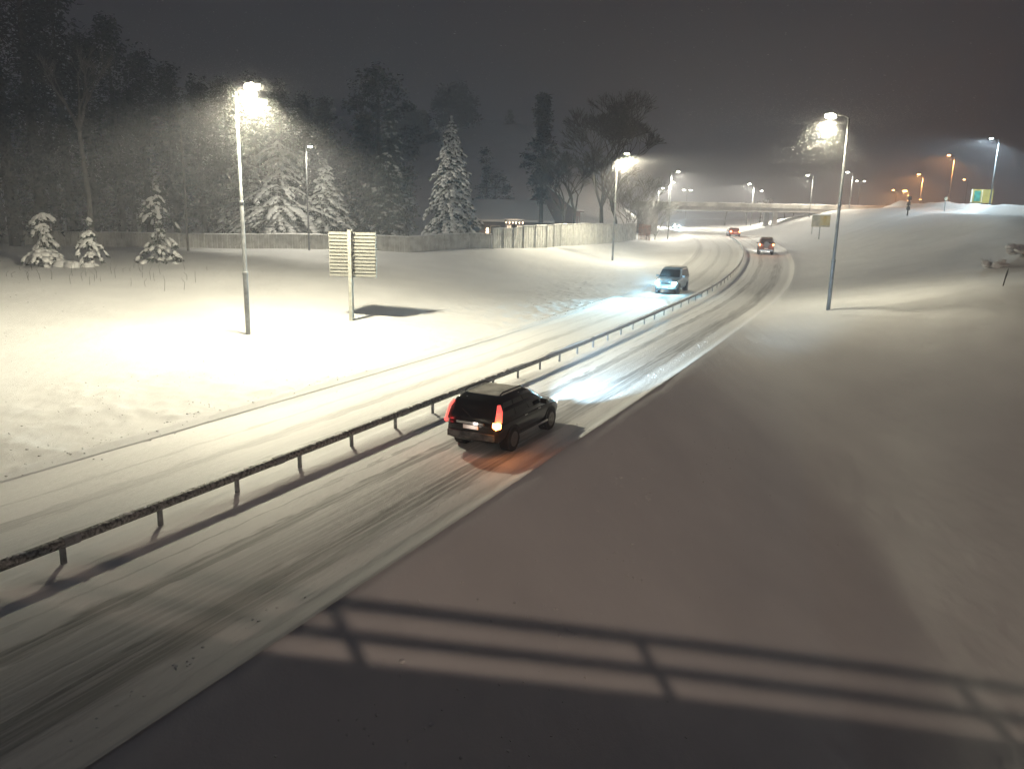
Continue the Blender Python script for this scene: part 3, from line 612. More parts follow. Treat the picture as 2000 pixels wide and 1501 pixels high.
def vehicle(name, label, cat, s, o, rev, spec, grp=None):
    x, y = P(s, o); x, y = float(x), float(y); h = float(np.interp(s, CS, CH)); rz = -h + (math.pi if rev else 0) + spec.get('yaw', 0)
    t = thing(name, label, cat, (x, y, float(zr(s)) - .015), rz, grp)
    PA = spec['paint']; L = spec['L']; m = MB(); st = spec['body']; n = None
    for (yy, w_, zb, zt) in st:
        r_ = ring(yy, w_, zb, zt, .12); n = len(r_); m.v += r_
    for i in range(len(st) - 1):
        for k in range(n): m.f.append((i * n + k, i * n + (k + 1) % n, (i + 1) * n + (k + 1) % n, (i + 1) * n + k))
    m.f.append(tuple(range(n))[::-1]); m.f.append(tuple(range((len(st) - 1) * n, len(st) * n)))
    body = m.build('body', PA, t, smooth=True)
    bv = body.modifiers.new('sub', 'SUBSURF'); bv.levels = 1; bv.render_levels = 1
    # cabin: levels (z, y_rear, y_front, halfwidth)
    lv = spec['cabin']; m = MB(); cr = .16; nn = 12
    def crn(z, y0, y1, w_):
        out = []
        for (cx, cy, a0) in ((w_ - cr, y1 - cr, 0), (-(w_ - cr), y1 - cr, 90), (-(w_ - cr), y0 + cr, 180), (w_ - cr, y0 + cr, 270)):
            for q in range(4): a = RD(a0 + q * 30); out.append((cx + cr * math.cos(a), cy + cr * math.sin(a), z))
        return out
    for (z, y0, y1, w_) in lv: m.v += crn(z, y0, y1, w_)
    for i in range(len(lv) - 1):
        for k in range(16): m.f.append((i * 16 + k, i * 16 + (k + 1) % 16, (i + 1) * 16 + (k + 1) % 16, (i + 1) * 16 + k))
    m.f.append(tuple(range((len(lv) - 1) * 16, len(lv) * 16))); m.build('cabin', PA, t, smooth=True)
    zz = [a[0] for a in lv]
    def at(z): return [float(np.interp(z, zz, [a[j] for a in lv])) for j in (1, 2, 3)]
    z0, z1 = spec['glass']
    def quad(nm, pts, mt, th, nrm):
        mm = MB(); a = [Vector(p) for p in pts]; b = [q + Vector(nrm) * th for q in a]; a = [q - Vector(nrm) * .03 for q in a]; mm.add(a + b, [(3, 2, 1, 0), (4, 5, 6, 7), (0, 1, 5, 4), (1, 2, 6, 5), (2, 3, 7, 6), (3, 0, 4, 7)]); return mm.build(nm, mt, t)
    b0, f0, w0 = at(z0); b1, f1, w1 = at(z1)
    for sg in (-1, 1):
        fr = spec['splits']
        for (u0, u1) in zip(fr[:-1], fr[1:]):
            ya0 = b0 + cr * .6 + (f0 - b0 - cr * 1.1) * (u0 + .012); ya1 = b0 + cr * .6 + (f0 - b0 - cr * 1.1) * (u1 - .012); yb0 = b1 + cr * .8 + (f1 - b1 - cr * 1.4) * (u0 + .012); yb1 = b1 + cr * .8 + (f1 - b1 - cr * 1.4) * (u1 - .012)
            quad('side_window', [(sg * w0, ya0, z0), (sg * w0, ya1, z0), (sg * w1, yb1, z1), (sg * w1, yb0, z1)], GLASS, .012, (sg, 0, .2))
    quad('rear_window', [(-w0 * .86, b0, z0), (w0 * .86, b0, z0), (w1 * .86, b1, z1), (-w1 * .86, b1, z1)], GLASS, .015, (0, -1, .2))
    quad('windscreen', [(-w0 * .90, f0, z0 + .02), (w0 * .90, f0, z0 + .02), (w1 * .90, f1, z1), (-w1 * .90, f1, z1)], GLASS, .015, (0, .8, .6))
    zt, yb, yf, wt = lv[-1]
    m = MB(); v1 = crn(zt + .006, yb + .02, yf - .02, wt - .01); v2 = crn(zt + .035, yb + .08, yf - .1, wt - .08); m.v = v1 + v2; m.f = [(k, (k + 1) % 16, 16 + (k + 1) % 16, 16 + k) for k in range(16)] + [tuple(range(16, 32))]; m.build('roof_snow', spec.get('roofmat', DUST), t, smooth=False)
    if spec.get('rails'):
        for sg in (-1, 1): m = MB(); m.tube([(sg * (wt - .02), yb + .05, zt + .03), (sg * (wt + .0), yb + .2, zt + .09), (sg * (wt + .0), yf - .25, zt + .09), (sg * (wt - .02), yf - .05, zt + .03)], .022, 6); m.build('roof_rail', BLACKP, t)
    R_ = spec.get('wr', .36); wx = st[len(st) // 2][1]
    for yy in spec['axles']:
        for sg in (-1, 1):
            m = MB(); m.tube([(sg * (wx - .30), yy, R_ + .03), (sg * (wx + .004), yy, R_ + .03)], R_ + .065, 20); m.build('wheel_arch', BLACKP, t)
            m = MB(); c = wx - .10
            m.tube([(sg * (c - .11), yy, R_), (sg * (c - .09), yy, R_), (sg * (c + .10), yy, R_), (sg * (c + .125), yy, R_)], [R_ - .03, R_, R_, R_ - .03], 20); wh = m.build('wheel', TYRE, t, smooth=False)
            m = MB(); m.tube([(sg * (c + .10), yy, R_), (sg * (c + .13), yy, R_)], R_ * .66, 16)
            for q in range(5):
                a = q * 2 * math.pi / 5; m.box((sg * (c + .135), yy + math.cos(a) * R_ * .35, R_ + math.sin(a) * R_ * .35), (.02, .06, .06))
            m.build('rim', RIM, wh)
    for sg in (-1, 1):
        m = MB(); b_, f_, w_ = at(z0 + .03); m.box((sg * (w_ + .16), f_ - .42, z0 + .06), (.22, .10, .15)); m.build('mirror', PA, t)
    ye = st[0][0]; yfr = st[-1][0]
    m = MB(); m.box((0, ye + .02, spec['bump']), (st[1][1] * 1.78, .16, .20)); m.build('rear_bumper', spec.get('bumpmat', PA), t)
    m = MB(); m.box((0, yfr - .02, spec['bump'] - .02), (st[-2][1] * 1.7, .14, .20)); m.build('front_bumper', PA, t)
    m = MB(); m.box((0, ye - .02, spec['platez']), (.52, .03, .115)); m.build('rear_plate', PLATE, t)
    m = MB(); m.box((0, yfr + .06, spec['bump'] + .0), (.52, .03, .115)); m.build('front_plate', PLATE, t)
    m = MB(); m.box((0, yfr - .03, spec['hz'] - .02), (.85, .10, .20)); m.build('grille', BLACKP, t)
    for sg in (-1, 1):
        m = MB(); m.blob((sg * spec['hx'], yfr - .10, spec['hz']), (.17 * spec.get('hs', 1), .10 * spec.get('hs', 1), .11 * spec.get('hs', 1)), rnd, .02); m.build('headlight', spec['head'], t, smooth=True)
    return t
BLK = mat('black_car_paint', (.006, .006, .007), .22, spec=.5, noise=(3, .6, (.014, .013, .012)))
SIL = mat('grey_blue_car_paint', (.26, .32, .36), .35, .3, noise=(3, .3)); MAR = mat('dusty_maroon_paint', (.13, .07, .06), .5, noise=(2.5, .5)); RDP = mat('dusty_red_paint', (.22, .07, .05), .5, noise=(3, .4))
suv = dict(paint=BLK, L=4.85, body=[(-2.46, .74, .52, .92), (-2.40, .90, .38, 1.02), (-2.1, .955, .33, 1.07), (-1.2, .97, .32, 1.08), (0, .97, .32, 1.07), (1.0, .965, .32, 1.06), (1.7, .95, .33, 1.01), (2.15, .91, .36, .93), (2.38, .80, .42, .80), (2.45, .62, .48, .70)],
    cabin=[(1.00, -2.38, 1.25, .95), (1.12, -2.36, 1.05, .94), (1.40, -2.24, .55, .88), (1.62, -2.08, .20, .80), (1.72, -1.95, -.02, .73), (1.755, -1.8, -.15, .64)], glass=(1.14, 1.60), splits=[0, .30, .60, .93], axles=(-1.43, 1.43), wr=.37, bump=.60, platez=.86, hz=.78, hx=.66, head=DRL, rails=True, bumpmat=mat('scuffed_bumper', (.10, .10, .10), .35, .3, noise=(4, .6)))
CAR = vehicle('parked_car', '', 'car', 13.25, 3.42, False, suv); CAR.name = 'estate_car'
CAR['label'] = 'black estate car with snow dusted roof and glowing orange rear light passing the median rail'; CAR['category'] = 'car'
for sg in (-1, 1):
    m = MB(); m.add([(sg * .84, -2.50, 1.06), (sg * .98, -2.30, 1.06), (sg * .93, -2.18, 1.38), (sg * .82, -2.10, 1.56), (sg * .75, -2.16, 1.56), (sg * .82, -2.34, 1.38)], [(0, 1, 2, 5), (5, 2, 3, 4)] if sg > 0 else [(5, 2, 1, 0), (4, 3, 2, 5)]); tlp = m.build('tail_light', RED_L, CAR)
    so_ = tlp.modifiers.new('t', 'SOLIDIFY'); so_.thickness = .05; so_.offset = 0
m = MB(); m.blob((.88, -2.43, .99), (.17, .12, .13), rnd, .08); m.build('indicator', BRAKE, CAR, smooth=True)
m = MB(); m.blob((-.90, -2.42, .98), (.09, .07, .09), rnd, .05); m.build('tail_light', RED_L, CAR, smooth=True)
m = MB(); m.box((0, -2.51, 1.0), (.95, .05, .07)); m.build('tailgate_handle', CHROME, CAR)
m = MB(); m.tube([(-.05, -2.40, 1.16), (-.40, -2.31, 1.36)], .012, 5); m.build('rear_wiper', BLACKP, CAR)
for yy in (-.62, .40):
    m = MB(); m.box((.985, yy, .98), (.03, .20, .035)); m.build('door_handle', CHROME, CAR)
m = MB(); m.box((.985, .0, .42), (.03, 2.2, .07)); m.box((-.985, .0, .42), (.03, 2.2, .07)); m.build('side_trim', CHROME, CAR)
def pt(parent, loc, e, col, rad=.06, nm='tail_glow'):
    d = bpy.data.lights.new(nm, 'POINT'); d.energy = e; d.color = col; d.shadow_soft_size = rad; o = bpy.data.objects.new(nm, d); sc.collection.objects.link(o); o.parent = parent; o.location = loc
pt(CAR, (.96, -2.66, .98), 9, (1, .33, .08), .3); pt(CAR, (-.98, -2.62, 1.05), 3, (1, .05, .05)); pt(CAR, (.99, -2.45, 1.35), 1, (1, .05, .05)); pt(CAR, (.1, -2.72, .95), 3, (1, .85, .75))
for sg in (-1, 1): spot(CAR, (sg * .66, 2.62, .78), (-sg * .03, 1, .085), 25000, (.56, .82, 1.0), 42, 1, .08, 'head_beam')
van = dict(paint=SIL, L=4.9, body=[(-2.5, .80, .45, .95), (-2.45, .93, .35, 1.10), (-2.0, .97, .30, 1.16), (0, .98, .30, 1.16), (1.2, .97, .30, 1.14), (1.9, .95, .32, 1.08), (2.3, .90, .34, .98), (2.46, .80, .36, .86), (2.5, .68, .42, .74)],
    cabin=[(1.08, -2.46, 1.45, .96), (1.25, -2.44, 1.20, .94), (1.55, -2.36, .75, .88), (1.84, -2.25, .35, .80), (1.93, -2.15, .15, .74)], glass=(1.22, 1.76), splits=[0, .32, .62, .93], axles=(-1.5, 1.5), wr=.36, bump=.52, platez=.9, hz=.80, hx=.70, hs=1.35, head=HEAD)
V = vehicle('van', 'silver blue van coming towards the camera with dazzling cyan headlights', 'van', 59.5, -3.4, True, van); V.scale = (1.06, 1.0, 1.13)
for sg in (-1, 1):
    spot(V, (sg * .70, 2.66, .80), (.16, 1, .07), 24000, (.38, .80, 1.0), 46, 1, .08, 'head_beam'); pt(V, (sg * .70, 2.75, .82), 150, (.35, .8, 1), .1, 'head_glow')
off = dict(paint=MAR, L=4.4, body=[(-2.1, .88, .48, .98), (-2.08, .96, .42, 1.10), (-1.5, .99, .40, 1.14), (0, .99, .40, 1.14), (1.2, .98, .40, 1.12), (1.9, .95, .42, 1.06), (2.15, .86, .48, .92)],
    cabin=[(1.08, -2.08, .9, .96), (1.25, -2.07, .75, .93), (1.6, -2.02, .5, .85), (1.98, -1.92, .2, .76), (2.05, -1.85, .1, .70)], glass=(1.28, 1.86), splits=[0, .4, .95], axles=(-1.25, 1.35), wr=.42, bump=.50, platez=.72, hz=.9, hx=.7, head=DRL, bumpmat=CHROME, roofmat=mat('frosted_roof', (.22, .26, .22), .8, noise=(3, .4)))
J = vehicle('offroad_car', 'boxy maroon off road car with spare wheel on its tailgate, rounding the bend', 'car', 101.5, 2.9, False, off); J.scale = (1.0, 1.0, 1.10)
m = MB(); m.tube([(0, -2.12, 1.2), (0, -2.36, 1.2)], .40, 18); sw = m.build('spare_wheel', TYRE, J); m = MB(); m.tube([(0, -2.36, 1.2), (0, -2.40, 1.2)], .36, 18); m.build('wheel_cover', RIM, sw)
for sg in (-1, 1):
    m = MB(); m.blob((sg * .86, -2.14, 1.18), (.10, .07, .13), rnd, .05); m.build('tail_light', BRAKE, J, smooth=True); pt(J, (sg * .88, -2.35, 1.18), 25, (1, .35, .2))
for sg in (-1, 1): spot(J, (sg * .7, 2.4, .9), (0, 1, -.05), 2500, (1, .92, .8), 60, .9, .08, 'head_beam')
hat = dict(van); hat.update(paint=RDP, body=[(-2.1, .76, .45, .80), (-2.05, .86, .34, .90), (-1.5, .9, .3, .94), (0, .9, .3, .93), (1.2, .89, .3, .90), (1.9, .84, .32, .80), (2.1, .7, .4, .66)], cabin=[(.86, -2.0, 1.1, .86), (1.1, -1.85, .6, .80), (1.36, -1.6, .2, .70), (1.46, -1.4, .0, .62)], glass=(.96, 1.34), axles=(-1.3, 1.3), wr=.33, bump=.5, platez=.7, hz=.66, hx=.6, hs=1, head=DRL)
Hc = vehicle('hatchback', 'small red hatchback driving away just before the overpass, tail lights glowing', 'car', 146, 2.6, False, hat); Hc.scale = (1.1, 1.1, 1.1)
for sg in (-1, 1):
    m = MB(); m.blob((sg * .72, -2.1, .84), (.15, .08, .12), rnd, .05); m.build('tail_light', BRAKE, Hc, smooth=True); pt(Hc, (sg * .75, -2.35, .84), 30, (1, .2, .1))
oc = dict(hat); oc.update(paint=SIL, head=HEAD, hs=2.0)
O4 = vehicle('oncoming_car', 'distant oncoming car beneath the overpass, only its white blue headlights clear', 'car', 205, -3.2, True, oc)
for sg in (-1, 1): spot(O4, (sg * .6, 2.3, .7), (0, 1, -.03), 14000, (.6, .9, 1), 80, .9, .1, 'head_beam')
# ------------------------------------------------------------------ trees
def spruce(name, label, x, y, z, h, rb, seed, snow=.8, tiers=None, needle=None, base=.06, group='snow laden spruces', dens=1.0, lean=0, irr=.12, droop=.5, topw=0):
    rn_ = random.Random(seed); t = thing(name, label, 'spruce', (x, y, z), rn_.uniform(0, 6)); t['group'] = group
    m = MB(); m.tube([(0, 0, -.5), (0, 0, h * .5), (lean, 0, h * .97)], [h * .018 + .05, h * .012 + .03, .02], 7); m.build('trunk', BARK, t)
    nd = MB(); sn = MB(); nt_ = tiers or int(7 + h * 1.5)
    for k in range(nt_):
        f = k / (nt_ - 1.0); z_ = h * (base + (.96 - base) * f ** .92); L = rb * (1 - f) ** .8 * rn_.uniform(.92 - irr * 1.5, 1 + irr) + .12 + topw * (f > .9)
        nb_ = max(4, int((5 + L * 1.5) * dens)); a0 = rn_.uniform(0, 6)
        for b in range(nb_):
            az = a0 + 2 * math.pi * b / nb_ + rn_.uniform(-.25, .25); l = L * rn_.uniform(.85 - irr * 1.3, 1 + irr * 1.2); ca, sa = math.cos(az), math.sin(az); st_ = max(2, int(l / .45)); dr = rn_.uniform(droop - .15, droop + .15 + irr * .6)
            zo = rn_.uniform(-.3, .3) * h / nt_
            for q in range(st_ + 1):
                u = (q + .4) / (st_ + .6); r_ = l * u; zz = z_ + zo + .18 * l * u - dr * l * u * u; w_ = (.14 + .24 * l * u * (1.15 - u) * 1.6)
                c = Vector((ca * r_, sa * r_, zz))
                for _ in range(max(3, int(9 * dens))):
                    side = rn_.uniform(-1, 1) * w_; d = rn_.uniform(.12, .30) + .05 * l; p = c + Vector((-sa * side, ca * side, -.04 - abs(side) * .3))
                    e1 = Vector((ca * .6 - sa * side * 1.2, sa * .6 + ca * side * 1.2, rn_.uniform(-1.1, .1))).normalized() * d; e2 = Vector((rn_.uniform(-1, 1), rn_.uniform(-1, 1), rn_.uniform(-.8, .5))).normalized() * d * .35
                    nd.add([p, p + e1, p + e1 * .5 + e2], [(0, 1, 2)])
                if rn_.random() < snow:
                    Mx = Matrix.Rotation(az, 3, 'Z') @ Matrix.Rotation(math.atan(2 * dr * u - .18), 3, 'Y')
                    th = .07 + .07 * w_ + .05 * rn_.random(); sn.blob(c + Vector((0, 0, th * .7)), (l / st_ * .62 + .06, w_ * rn_.uniform(.55, 1.0), th), rn_, .28, Mx)
                    if rn_.random() < .5: sn.blob(c + Vector((-sa * w_ * .8, ca * w_ * .8, -.05 * l)), (.14 + .05 * l, .08 + .04 * l, th * .8), rn_, .3, Mx)
    nd.build('crown', needle or NEEDLE, t)
    if sn.v: sn.build('snow_load', SNOWP, t, smooth=True)
    return t
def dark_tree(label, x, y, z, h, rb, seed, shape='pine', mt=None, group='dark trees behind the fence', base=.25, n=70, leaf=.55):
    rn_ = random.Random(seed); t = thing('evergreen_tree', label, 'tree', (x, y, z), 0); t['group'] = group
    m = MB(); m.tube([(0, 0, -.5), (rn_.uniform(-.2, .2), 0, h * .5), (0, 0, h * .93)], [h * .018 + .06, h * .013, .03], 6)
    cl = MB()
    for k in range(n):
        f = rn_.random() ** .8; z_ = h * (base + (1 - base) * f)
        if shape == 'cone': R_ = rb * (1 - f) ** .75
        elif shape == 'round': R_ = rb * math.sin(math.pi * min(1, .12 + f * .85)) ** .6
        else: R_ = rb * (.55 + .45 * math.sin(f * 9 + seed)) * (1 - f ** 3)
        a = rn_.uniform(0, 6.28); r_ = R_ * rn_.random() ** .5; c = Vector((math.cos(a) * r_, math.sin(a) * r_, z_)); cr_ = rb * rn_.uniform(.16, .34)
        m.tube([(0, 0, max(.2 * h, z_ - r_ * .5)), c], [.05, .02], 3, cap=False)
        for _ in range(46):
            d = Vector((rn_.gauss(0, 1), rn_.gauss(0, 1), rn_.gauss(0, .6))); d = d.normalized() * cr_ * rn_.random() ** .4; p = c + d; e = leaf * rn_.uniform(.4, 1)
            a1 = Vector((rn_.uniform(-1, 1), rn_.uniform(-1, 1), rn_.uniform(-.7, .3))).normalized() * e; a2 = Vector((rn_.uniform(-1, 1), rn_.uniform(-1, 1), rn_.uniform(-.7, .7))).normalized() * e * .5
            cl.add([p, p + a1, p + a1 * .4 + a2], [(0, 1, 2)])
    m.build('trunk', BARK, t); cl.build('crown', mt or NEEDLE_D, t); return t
def bare_tree(name, label, x, y, z, h, seed, spread=.5, trunk=.16, depth=6, mt=None, split=.35, group='bare trees', cat='tree', first=None, twig=1.7):
    rn_ = random.Random(seed); t = thing(name, label, cat, (x, y, z), 0)
    if group: t['group'] = group
    tr = MB(); br = MB(); mt = mt or BARK
    top = Vector((rn_.uniform(-.2, .2), rn_.uniform(-.2, .2), h * split)); tr.tube([(0, 0, -.5), Vector((rn_.uniform(-.1, .1), 0, h * split * .5)), top], [trunk, trunk * .85, trunk * .7], 8)
    def rec(p, d, L, r, k):
        q = p + d * L * .5 + Vector((rn_.uniform(-1, 1), rn_.uniform(-1, 1), 0)) * L * .05; e = p + d * L
        (tr if k >= depth - 1 else br).tube([p, q, e], [r, r * .85, r * .62], 5 if k > 3 else 3, cap=False)
        if k <= 0: return
        for i in range(2 if k > depth - 2 else rn_.choice((3, 3, 4) if k < depth - 3 else (2, 3, 3))):
            ax = Vector((rn_.gauss(0, 1), rn_.gauss(0, 1), rn_.gauss(0, .4))).normalized(); nd_ = (d + ax * spread * rn_.uniform(.7, 1.5)).normalized(); nd_.z = nd_.z * .9 + .15
            rec(e if i else p + d * L * rn_.uniform(.6, 1), nd_.normalized(), L * rn_.uniform(.66, .86), max(.012 * twig, r * .62), k - 1)
    for d in (first or [(rn_.uniform(-.4, .4), rn_.uniform(-.4, .4), 1) for _ in range(3)]):
        rec(top, Vector(d).normalized(), h * (1 - split) * .30, trunk * .6, depth)
    tr.build('trunk', mt, t); br.build('crown', mt, t); return t
def at(u, D): return (u - 1000) / 1500 * D, D * 1.0
def zg(x, y): return GZ(x, y)
# snow laden spruces
x, y = -27.4, 91.5; spruce('spruce', 'wide spruce bowed under thick snow, lit by the nearest lamp behind the pale fence', x, y, zg(x, y) - .3, 13.2, 6.6, 1, 1.0, tiers=12, dens=.95, irr=.3, droop=.55)
x, y = -22.6, 94; spruce('spruce', 'darker frosted spruce pressed against the right side of the wide snowy one', x, y, zg(x, y) - .3, 10, 4.2, 2, .6)
x, y = -32.5, 96; spruce('spruce', 'dim spruce behind the left side of the wide snowy one', x, y, zg(x, y) - .3, 13, 5, 22, .35, needle=NEEDLE_F)
x, y = -7.4, 90; spruce('spruce', 'slender dark spruce with snowy lower boughs standing before the snow roofed house', x, y, zg(x, y) - .3, 14.3, 3.7, 3, .75, dens=1.15)
x, y = -15.5, 97; spruce('spruce', 'tall narrow spruce with a snow caught tip, left of the slender dark one', x, y, zg(x, y) - .3, 17, 4, 4, .10)
x, y = -36.6, 60.5; spruce('small_spruce', 'small spruce with flat snow loaded top on the left bank', x, y, zg(x, y) - .15, 4.0, 1.8, 5, 1.0, base=.03, tiers=5, dens=1.5, irr=.35, droop=.7, topw=.7, group='young snow laden spruces')
x, y = -41.5, 58.5; spruce('small_spruce', 'young snow laden spruce cut off by the left edge of the picture', x, y, zg(x, y) - .15, 5.2, 2.5, 6, 1.0, tiers=4, dens=1.3, irr=.35, droop=.7, topw=.3, group='young snow laden spruces')
x, y = -32.9, 60.4; spruce('small_spruce', 'young snow laden spruce hugging the birch trunk', x, y, zg(x, y) - .15, 3.7, 1.7, 7, 1.0, tiers=5, dens=1.3, irr=.45, droop=.75, group='young snow laden spruces')
x, y = -29.6, 64.8; spruce('small_spruce', 'taller young spruce between the two birches, darker with patchy snow', x, y, zg(x, y) - .15, 6.9, 1.6, 8, .5, tiers=10, dens=1.0, irr=.5, droop=.7, group='young snow laden spruces')
x, y = -27.6, 63.2; spruce('small_spruce', 'low snow clumped evergreen at the foot of the thin birch', x, y, zg(x, y) - .2, 1.7, 1.3, 9, .9, tiers=3, dens=1.2, irr=.4, group='young snow laden spruces')
m = MB(); rr = random.Random(4)
for (dx, dy, s_) in ((0, 0, 1.0), (.9, -.3, .8), (-1.1, .2, .9), (1.9, .1, .6)): m.blob((dx, dy, .1), (s_ * .9, s_ * .8, s_ * .55), rr, .15)
x, y = -34.8, 59.6; o = m.build('snow_drift', SNOW, loc=(x, y, zg(x, y)), smooth=True); tag(o, 'rounded snow drift between the two small spruces at left', 'snow drift')
# birches
x, y = -36.1, 66.6; bare_tree('birch_tree', 'mottled birch trunk forking high up, behind the small spruces', x, y, zg(x, y), 17, 31, .32, .24, 5, BIRCH, .62, None, 'tree', first=[(.10, 0, 1), (-.42, 0, .9), (.32, 0, 1)])
x, y = -31.9, 75.9; bare_tree('birch_tree', 'very thin pale birch right of the forked birch, in front of the fence', x, y, zg(x, y), 13.5, 33, .35, .13, 4, BIRCH, .80, None, 'tree', first=[(.10, 0, 1)])
# big bare trees near the overpass
x, y = at(1092, 106); bare_tree('bare_tree', 'dark bare tree with twin stems in front of the red brown house', x, y, zg(x, y), 11.0, 41, .5, .26, 6, None, .30, first=[(-.3, 0, 1), (.3, 0, 1), (0, .3, 1), (-.5, .1, .8)])
x, y = at(1112, 108); bare_tree('bare_tree', 'leaning bare tree just right of the twin stemmed one', x, y, zg(x, y), 12.5, 42, .5, .24, 6, None, .32)
x, y = at(1165, 118); bare_tree('bare_tree', 'largest bare tree, its wide dense crown left of the third lamp', x, y, zg(x, y), 19.5, 43, .55, .36, 7, None, .26, first=[(-.35, 0, 1), (.4, 0, 1), (0, .3, 1), (.1, -.2, 1)], twig=2.6)
x, y = at(1192, 122); bare_tree('bare_tree', 'dense frosted bare tree right of the largest crown', x, y, zg(x, y), 15, 44, .6, .28, 6, None, .22, twig=1.8)
for i, (u, D, h, sd, lab) in enumerate([(1228, 134, 10.5, 51, 'frosted shrubby tree directly behind the third lamp pole'), (1250, 140, 9, 52, 'frosted shrubby tree above the brown picket fence'), (1268, 150, 9, 53, 'frosted shrubby tree touching the left end of the overpass'), (1212, 130, 12, 54, 'frosted shrubby tree left of the third lamp pole')]):
    x, y = at(u, D); bare_tree('shrub_tree', lab, x, y, zg(x, y) - .3, h, sd, .7, .14, 5, mat('frosted_twigs', (.20, .20, .19), .9) if i == 0 else bpy.data.materials['frosted_twigs'], .10, 'frosted trees by the overpass', twig=2.2, first=[(rnd.uniform(-.6, .6), rnd.uniform(-.4, .4), 1) for _ in range(5)])
# pines
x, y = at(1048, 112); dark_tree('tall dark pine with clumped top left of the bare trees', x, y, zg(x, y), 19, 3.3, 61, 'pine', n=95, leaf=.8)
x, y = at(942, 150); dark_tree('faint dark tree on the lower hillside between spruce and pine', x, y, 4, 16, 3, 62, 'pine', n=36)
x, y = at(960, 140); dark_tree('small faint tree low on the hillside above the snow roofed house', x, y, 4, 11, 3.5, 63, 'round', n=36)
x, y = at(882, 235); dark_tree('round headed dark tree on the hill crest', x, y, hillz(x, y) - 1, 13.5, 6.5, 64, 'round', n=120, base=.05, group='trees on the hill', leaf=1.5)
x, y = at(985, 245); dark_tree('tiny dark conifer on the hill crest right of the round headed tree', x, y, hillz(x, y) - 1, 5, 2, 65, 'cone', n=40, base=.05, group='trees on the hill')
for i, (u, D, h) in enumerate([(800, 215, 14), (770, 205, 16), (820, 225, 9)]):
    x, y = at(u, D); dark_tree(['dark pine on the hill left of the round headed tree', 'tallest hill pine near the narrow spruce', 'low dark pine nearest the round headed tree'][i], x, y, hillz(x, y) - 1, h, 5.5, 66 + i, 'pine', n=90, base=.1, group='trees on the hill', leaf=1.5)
# wood behind the fence, left part: individual trees
wood = [(742, 100, 20.5, 5.0, 'round', 'broad dark tree rising left of the narrow snow tipped spruce'), (712, 104, 15, 4.0, 'cone', 'dark conifer over the low dark house'),
 (640, 125, 20, 5, 'cone', 'dim conifer behind the low dark house'), (600, 128, 21, 5, 'cone', 'dim conifer directly behind the thin lamp post'), (556, 122, 22, 5.5, 'cone', 'tall dim conifer behind the wide snowy spruce'), (508, 118, 22, 5.5, 'cone', 'tall dim conifer right of the brightest lamp pole'),
 (455, 112, 21, 5.5, 'cone', 'tall dim conifer behind the brightest lamp pole'), (405, 108, 20, 5, 'cone', 'tall dim conifer left of the brightest lamp pole'), (352, 104, 21, 5, 'pine', 'dim pine behind the thin birch'), (300, 100, 22, 5.5, 'cone', 'dim conifer behind the taller young spruce'),
 (246, 96, 25, 6, 'cone', 'tall dark conifer between the birches, highest of the middle wood'), (196, 92, 22, 5.5, 'pine', 'dark pine behind the forked birch'), (150, 84, 27, 6, 'cone', 'very tall black conifer left of the forked birch'), (95, 80, 32, 7, 'cone', 'towering black conifer whose top nears the picture edge'), (40, 78, 34, 7, 'cone', 'towering black conifer second from the left edge'), (-20, 74, 34, 7, 'cone', 'towering black conifer at the left edge of the picture'),
 (675, 135, 13, 4, 'round', 'low dark tree beside the small lit window'), (270, 118, 20, 5, 'cone', 'rear conifer filling the gap between the birches'), (430, 128, 19, 5, 'cone', 'rear conifer left of the wide snowy spruce'), (120, 100, 28, 6, 'cone', 'rear black conifer above the small flat topped spruce'), (10, 96, 33, 7, 'cone', 'rear black conifer in the upper left corner')]
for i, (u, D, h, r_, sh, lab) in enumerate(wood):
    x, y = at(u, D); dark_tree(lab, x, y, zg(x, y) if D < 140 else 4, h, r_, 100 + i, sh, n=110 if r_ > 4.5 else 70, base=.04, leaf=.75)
# trees beyond the overpass
for i, (u, D, h) in enumerate([(1466, 212, 8), (1476, 216, 9), (1440, 225, 9), (1512, 212, 3.5), (1528, 205, 3), (1400, 245, 9)]):
    x, y = at(u, D); bare_tree('bare_tree', ['slim bare tree left of the overpass pier', 'slim bare tree touching the overpass pier', 'pale bare tree beyond the overpass above the hatchback', 'faint bare tree right of the overpass pier', 'faint shrubby tree by the right abutment', 'faintest bare tree far beyond the overpass'][i], x, y, zg(x, y), h * .8, 70 + i, .5, .18, 4, None, .35, 'bare trees beyond the overpass', twig=2.5)
# glowing bushes beside the orange lamps
m_or = mat('frosted_bush_twigs', (.45, .42, .38), .9)
x, y = at(1722, 213); bare_tree('frosted_bush', 'frosted bush glowing orange under the orange lamps', x, y, 8.2, 6.5, 81, .8, .14, 5, m_or, .12, None, 'bush', first=[(rnd.uniform(-.8, .8), rnd.uniform(-.5, .5), 1) for _ in range(6)], twig=3)
# snowy bushes on the right bank
def snow_bush(x, y, s_, lab, sd):
    r2 = random.Random(sd); t = thing('snowy_bush', lab, 'bush', (x, y, GZ(x, y)), 0, 'snowy bushes on the right bank'); m = MB(); k = MB()
    for _ in range(26):
        a = r2.uniform(0, 6.28); l = s_ * r2.uniform(.5, 1.1); e = Vector((math.cos(a) * l, math.sin(a) * l * .7, l * r2.uniform(.25, .8))); k.tube([(0, 0, 0), e * .6, e], .012, 3); m.blob(e * r2.uniform(.6, 1), (.36 * s_, .3 * s_, .2 * s_), r2, .35)
    k.build('twigs', BARK, t); m.build('snow_load', SNOWP, t)
snow_bush(37.0, 60.2, .9, 'low snowy bush farthest left of the three on the right bank', 1); snow_bush(41.0, 63, 1.3, 'largest snowy bush with brown twigs on the right bank', 2); snow_bush(42.0, 61, 1.0, 'snowy bush nearest the black stake at right', 3)
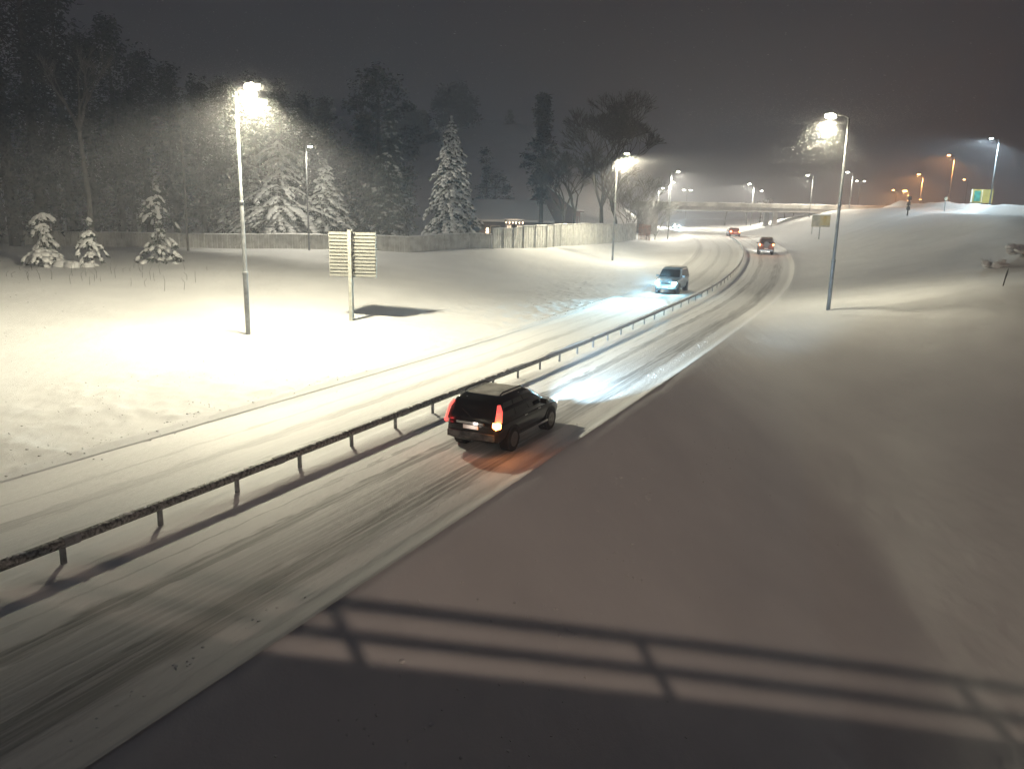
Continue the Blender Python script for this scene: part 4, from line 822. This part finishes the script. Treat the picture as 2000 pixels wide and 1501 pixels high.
# weed stalks
m = MB(); r3 = random.Random(9)
for _ in range(46):
    x = r3.uniform(-37, -22); y = r3.uniform(50, 61); z = GZ(x, y); l = r3.uniform(.3, 1.0); m.tube([(x, y, z - .1), (x + r3.uniform(-.1, .1), y, z + l * .6), (x + r3.uniform(-.25, .25), y, z + l)], [.012, .010, .006], 3)
o = m.build('weed_stalks', BARK); o['kind'] = 'stuff'; o['label'] = 'thin dry weed stalks poking through the snow of the left bank'
# scattered snow crumbs
m = MB(); r4 = random.Random(5)
def crumb(s, o, r_):
    x, y = P(s, o); x, y = float(x), float(y); m.blob((x, y, GZ(x, y) + r_ * .1), (r_ * r4.uniform(.8, 1.5), r_ * r4.uniform(.7, 1.2), r_ * .6), r4, .3)
for _ in range(500): crumb(r4.uniform(-12, 55), -r4.gauss(6.5, .35), r4.uniform(.012, .04))
for _ in range(800): crumb(r4.uniform(-14, 60), -r4.uniform(6.6, 13.5), r4.uniform(.012, .035))
for _ in range(210): crumb(r4.uniform(-8, 26), 6.7 + abs(r4.gauss(0, 2.8)), r4.uniform(.016, .045))
for cs, co in ((9.5, 9.0), (5.2, 8.2), (2.0, 9.6), (13.5, 7.8), (0.2, 8.0)):
    for _ in range(11): crumb(r4.gauss(cs, .55), r4.gauss(co, .4), r4.uniform(.022, .06))
for _ in range(12): crumb(r4.gauss(1.5, 2.2), r4.gauss(8.8, 1.1), r4.uniform(.02, .05))
for _ in range(260): crumb(r4.uniform(-12, 40), 4.95 + r4.gauss(0, .12), r4.uniform(.012, .03))
o = m.build('snow_crumbs', SNOWP); o['kind'] = 'stuff'; o['label'] = 'loose snow crumbs scattered over banks and road edges'
# falling snow, wind blown to the right, plus lamp halo clusters
m = MB(); r5 = random.Random(12)
def flake(c, r_):
    d = Vector((1, r5.uniform(-.3, .3), r5.uniform(-.35, .05))).normalized() * r_ * r5.uniform(1.2, 3.2); n_ = Vector((0, 0, 1)) * r_ * .5; q = Vector((0, r_ * .5, 0)); c = Vector(c)
    m.add([c - d, c + n_, c + d, c - n_, c + q, c - q], [(0, 4, 1), (1, 4, 2), (2, 4, 3), (3, 4, 0), (0, 1, 5), (1, 2, 5), (2, 3, 5), (3, 0, 5)])
for (lx, ly, lz, n_, R_, sz) in ((-13.3, 40, 13.4, 15000, 12, .0085), (20.4, 52.8, 13.9, 17000, 11, .013), (12.8, 95, 14.2, 3500, 9, .018)):
    for _ in range(n_):
        v = Vector((r5.gauss(0, 1), r5.gauss(0, 1), r5.gauss(0, 1))); v = v.normalized() * R_ * min(1.6, abs(r5.gauss(0, .55))) ; flake((lx + v.x, ly + v.y, lz + v.z * .7 - abs(v.z) * .55), sz * r5.uniform(.5, 1.3))
for (lx, ly, lz, sz) in ((-13.25, 40.4, 13.35, .005), (20.5, 52.9, 14.1, .006)):  # extra flakes crowded at two lamp heads to imitate their glare
    for _ in range(500):
        v = Vector((r5.gauss(0, 1), r5.gauss(0, 1), r5.gauss(0, 1))); v = v.normalized() * (.15 + .75 * abs(r5.gauss(0, 1))); flake((lx + v.x, ly + v.y, lz + v.z * .8), sz * r5.uniform(.6, 1.3))
for _ in range(5000):
    D = r5.uniform(12, 90); x = r5.uniform(-.7, .7) * D; y = D; z = 7.4 + r5.uniform(-.3, .35) * D
    if z > GZ(x, y) + .3: flake((x, y, z), .007 + .00008 * D)
o = m.build('falling_snow_and_halos', SNOWP); o['kind'] = 'stuff'; o['label'] = 'wind blown snowflakes in the lamp light, with clusters added as lamp halos'
# ------------------------------------------------------------------ falling snow and mist in the air
hz = MB(); hz.box((20, 300, 24), (620, 760, 66)); hm = bpy.data.materials.new('haze'); hm.use_nodes = True; hn = hm.node_tree; hn.nodes.clear()
ho = hn.nodes.new('ShaderNodeOutputMaterial'); hv = hn.nodes.new('ShaderNodeVolumePrincipled'); hv.inputs['Color'].default_value = (.89, .90, .98, 1); hv.inputs['Density'].default_value = HAZE; hv.inputs['Anisotropy'].default_value = .25
hn.links.new(hv.outputs[0], ho.inputs['Volume']); o = hz.build('haze', hm); o['kind'] = 'stuff'; o['label'] = 'thin snowy mist filling the night air'
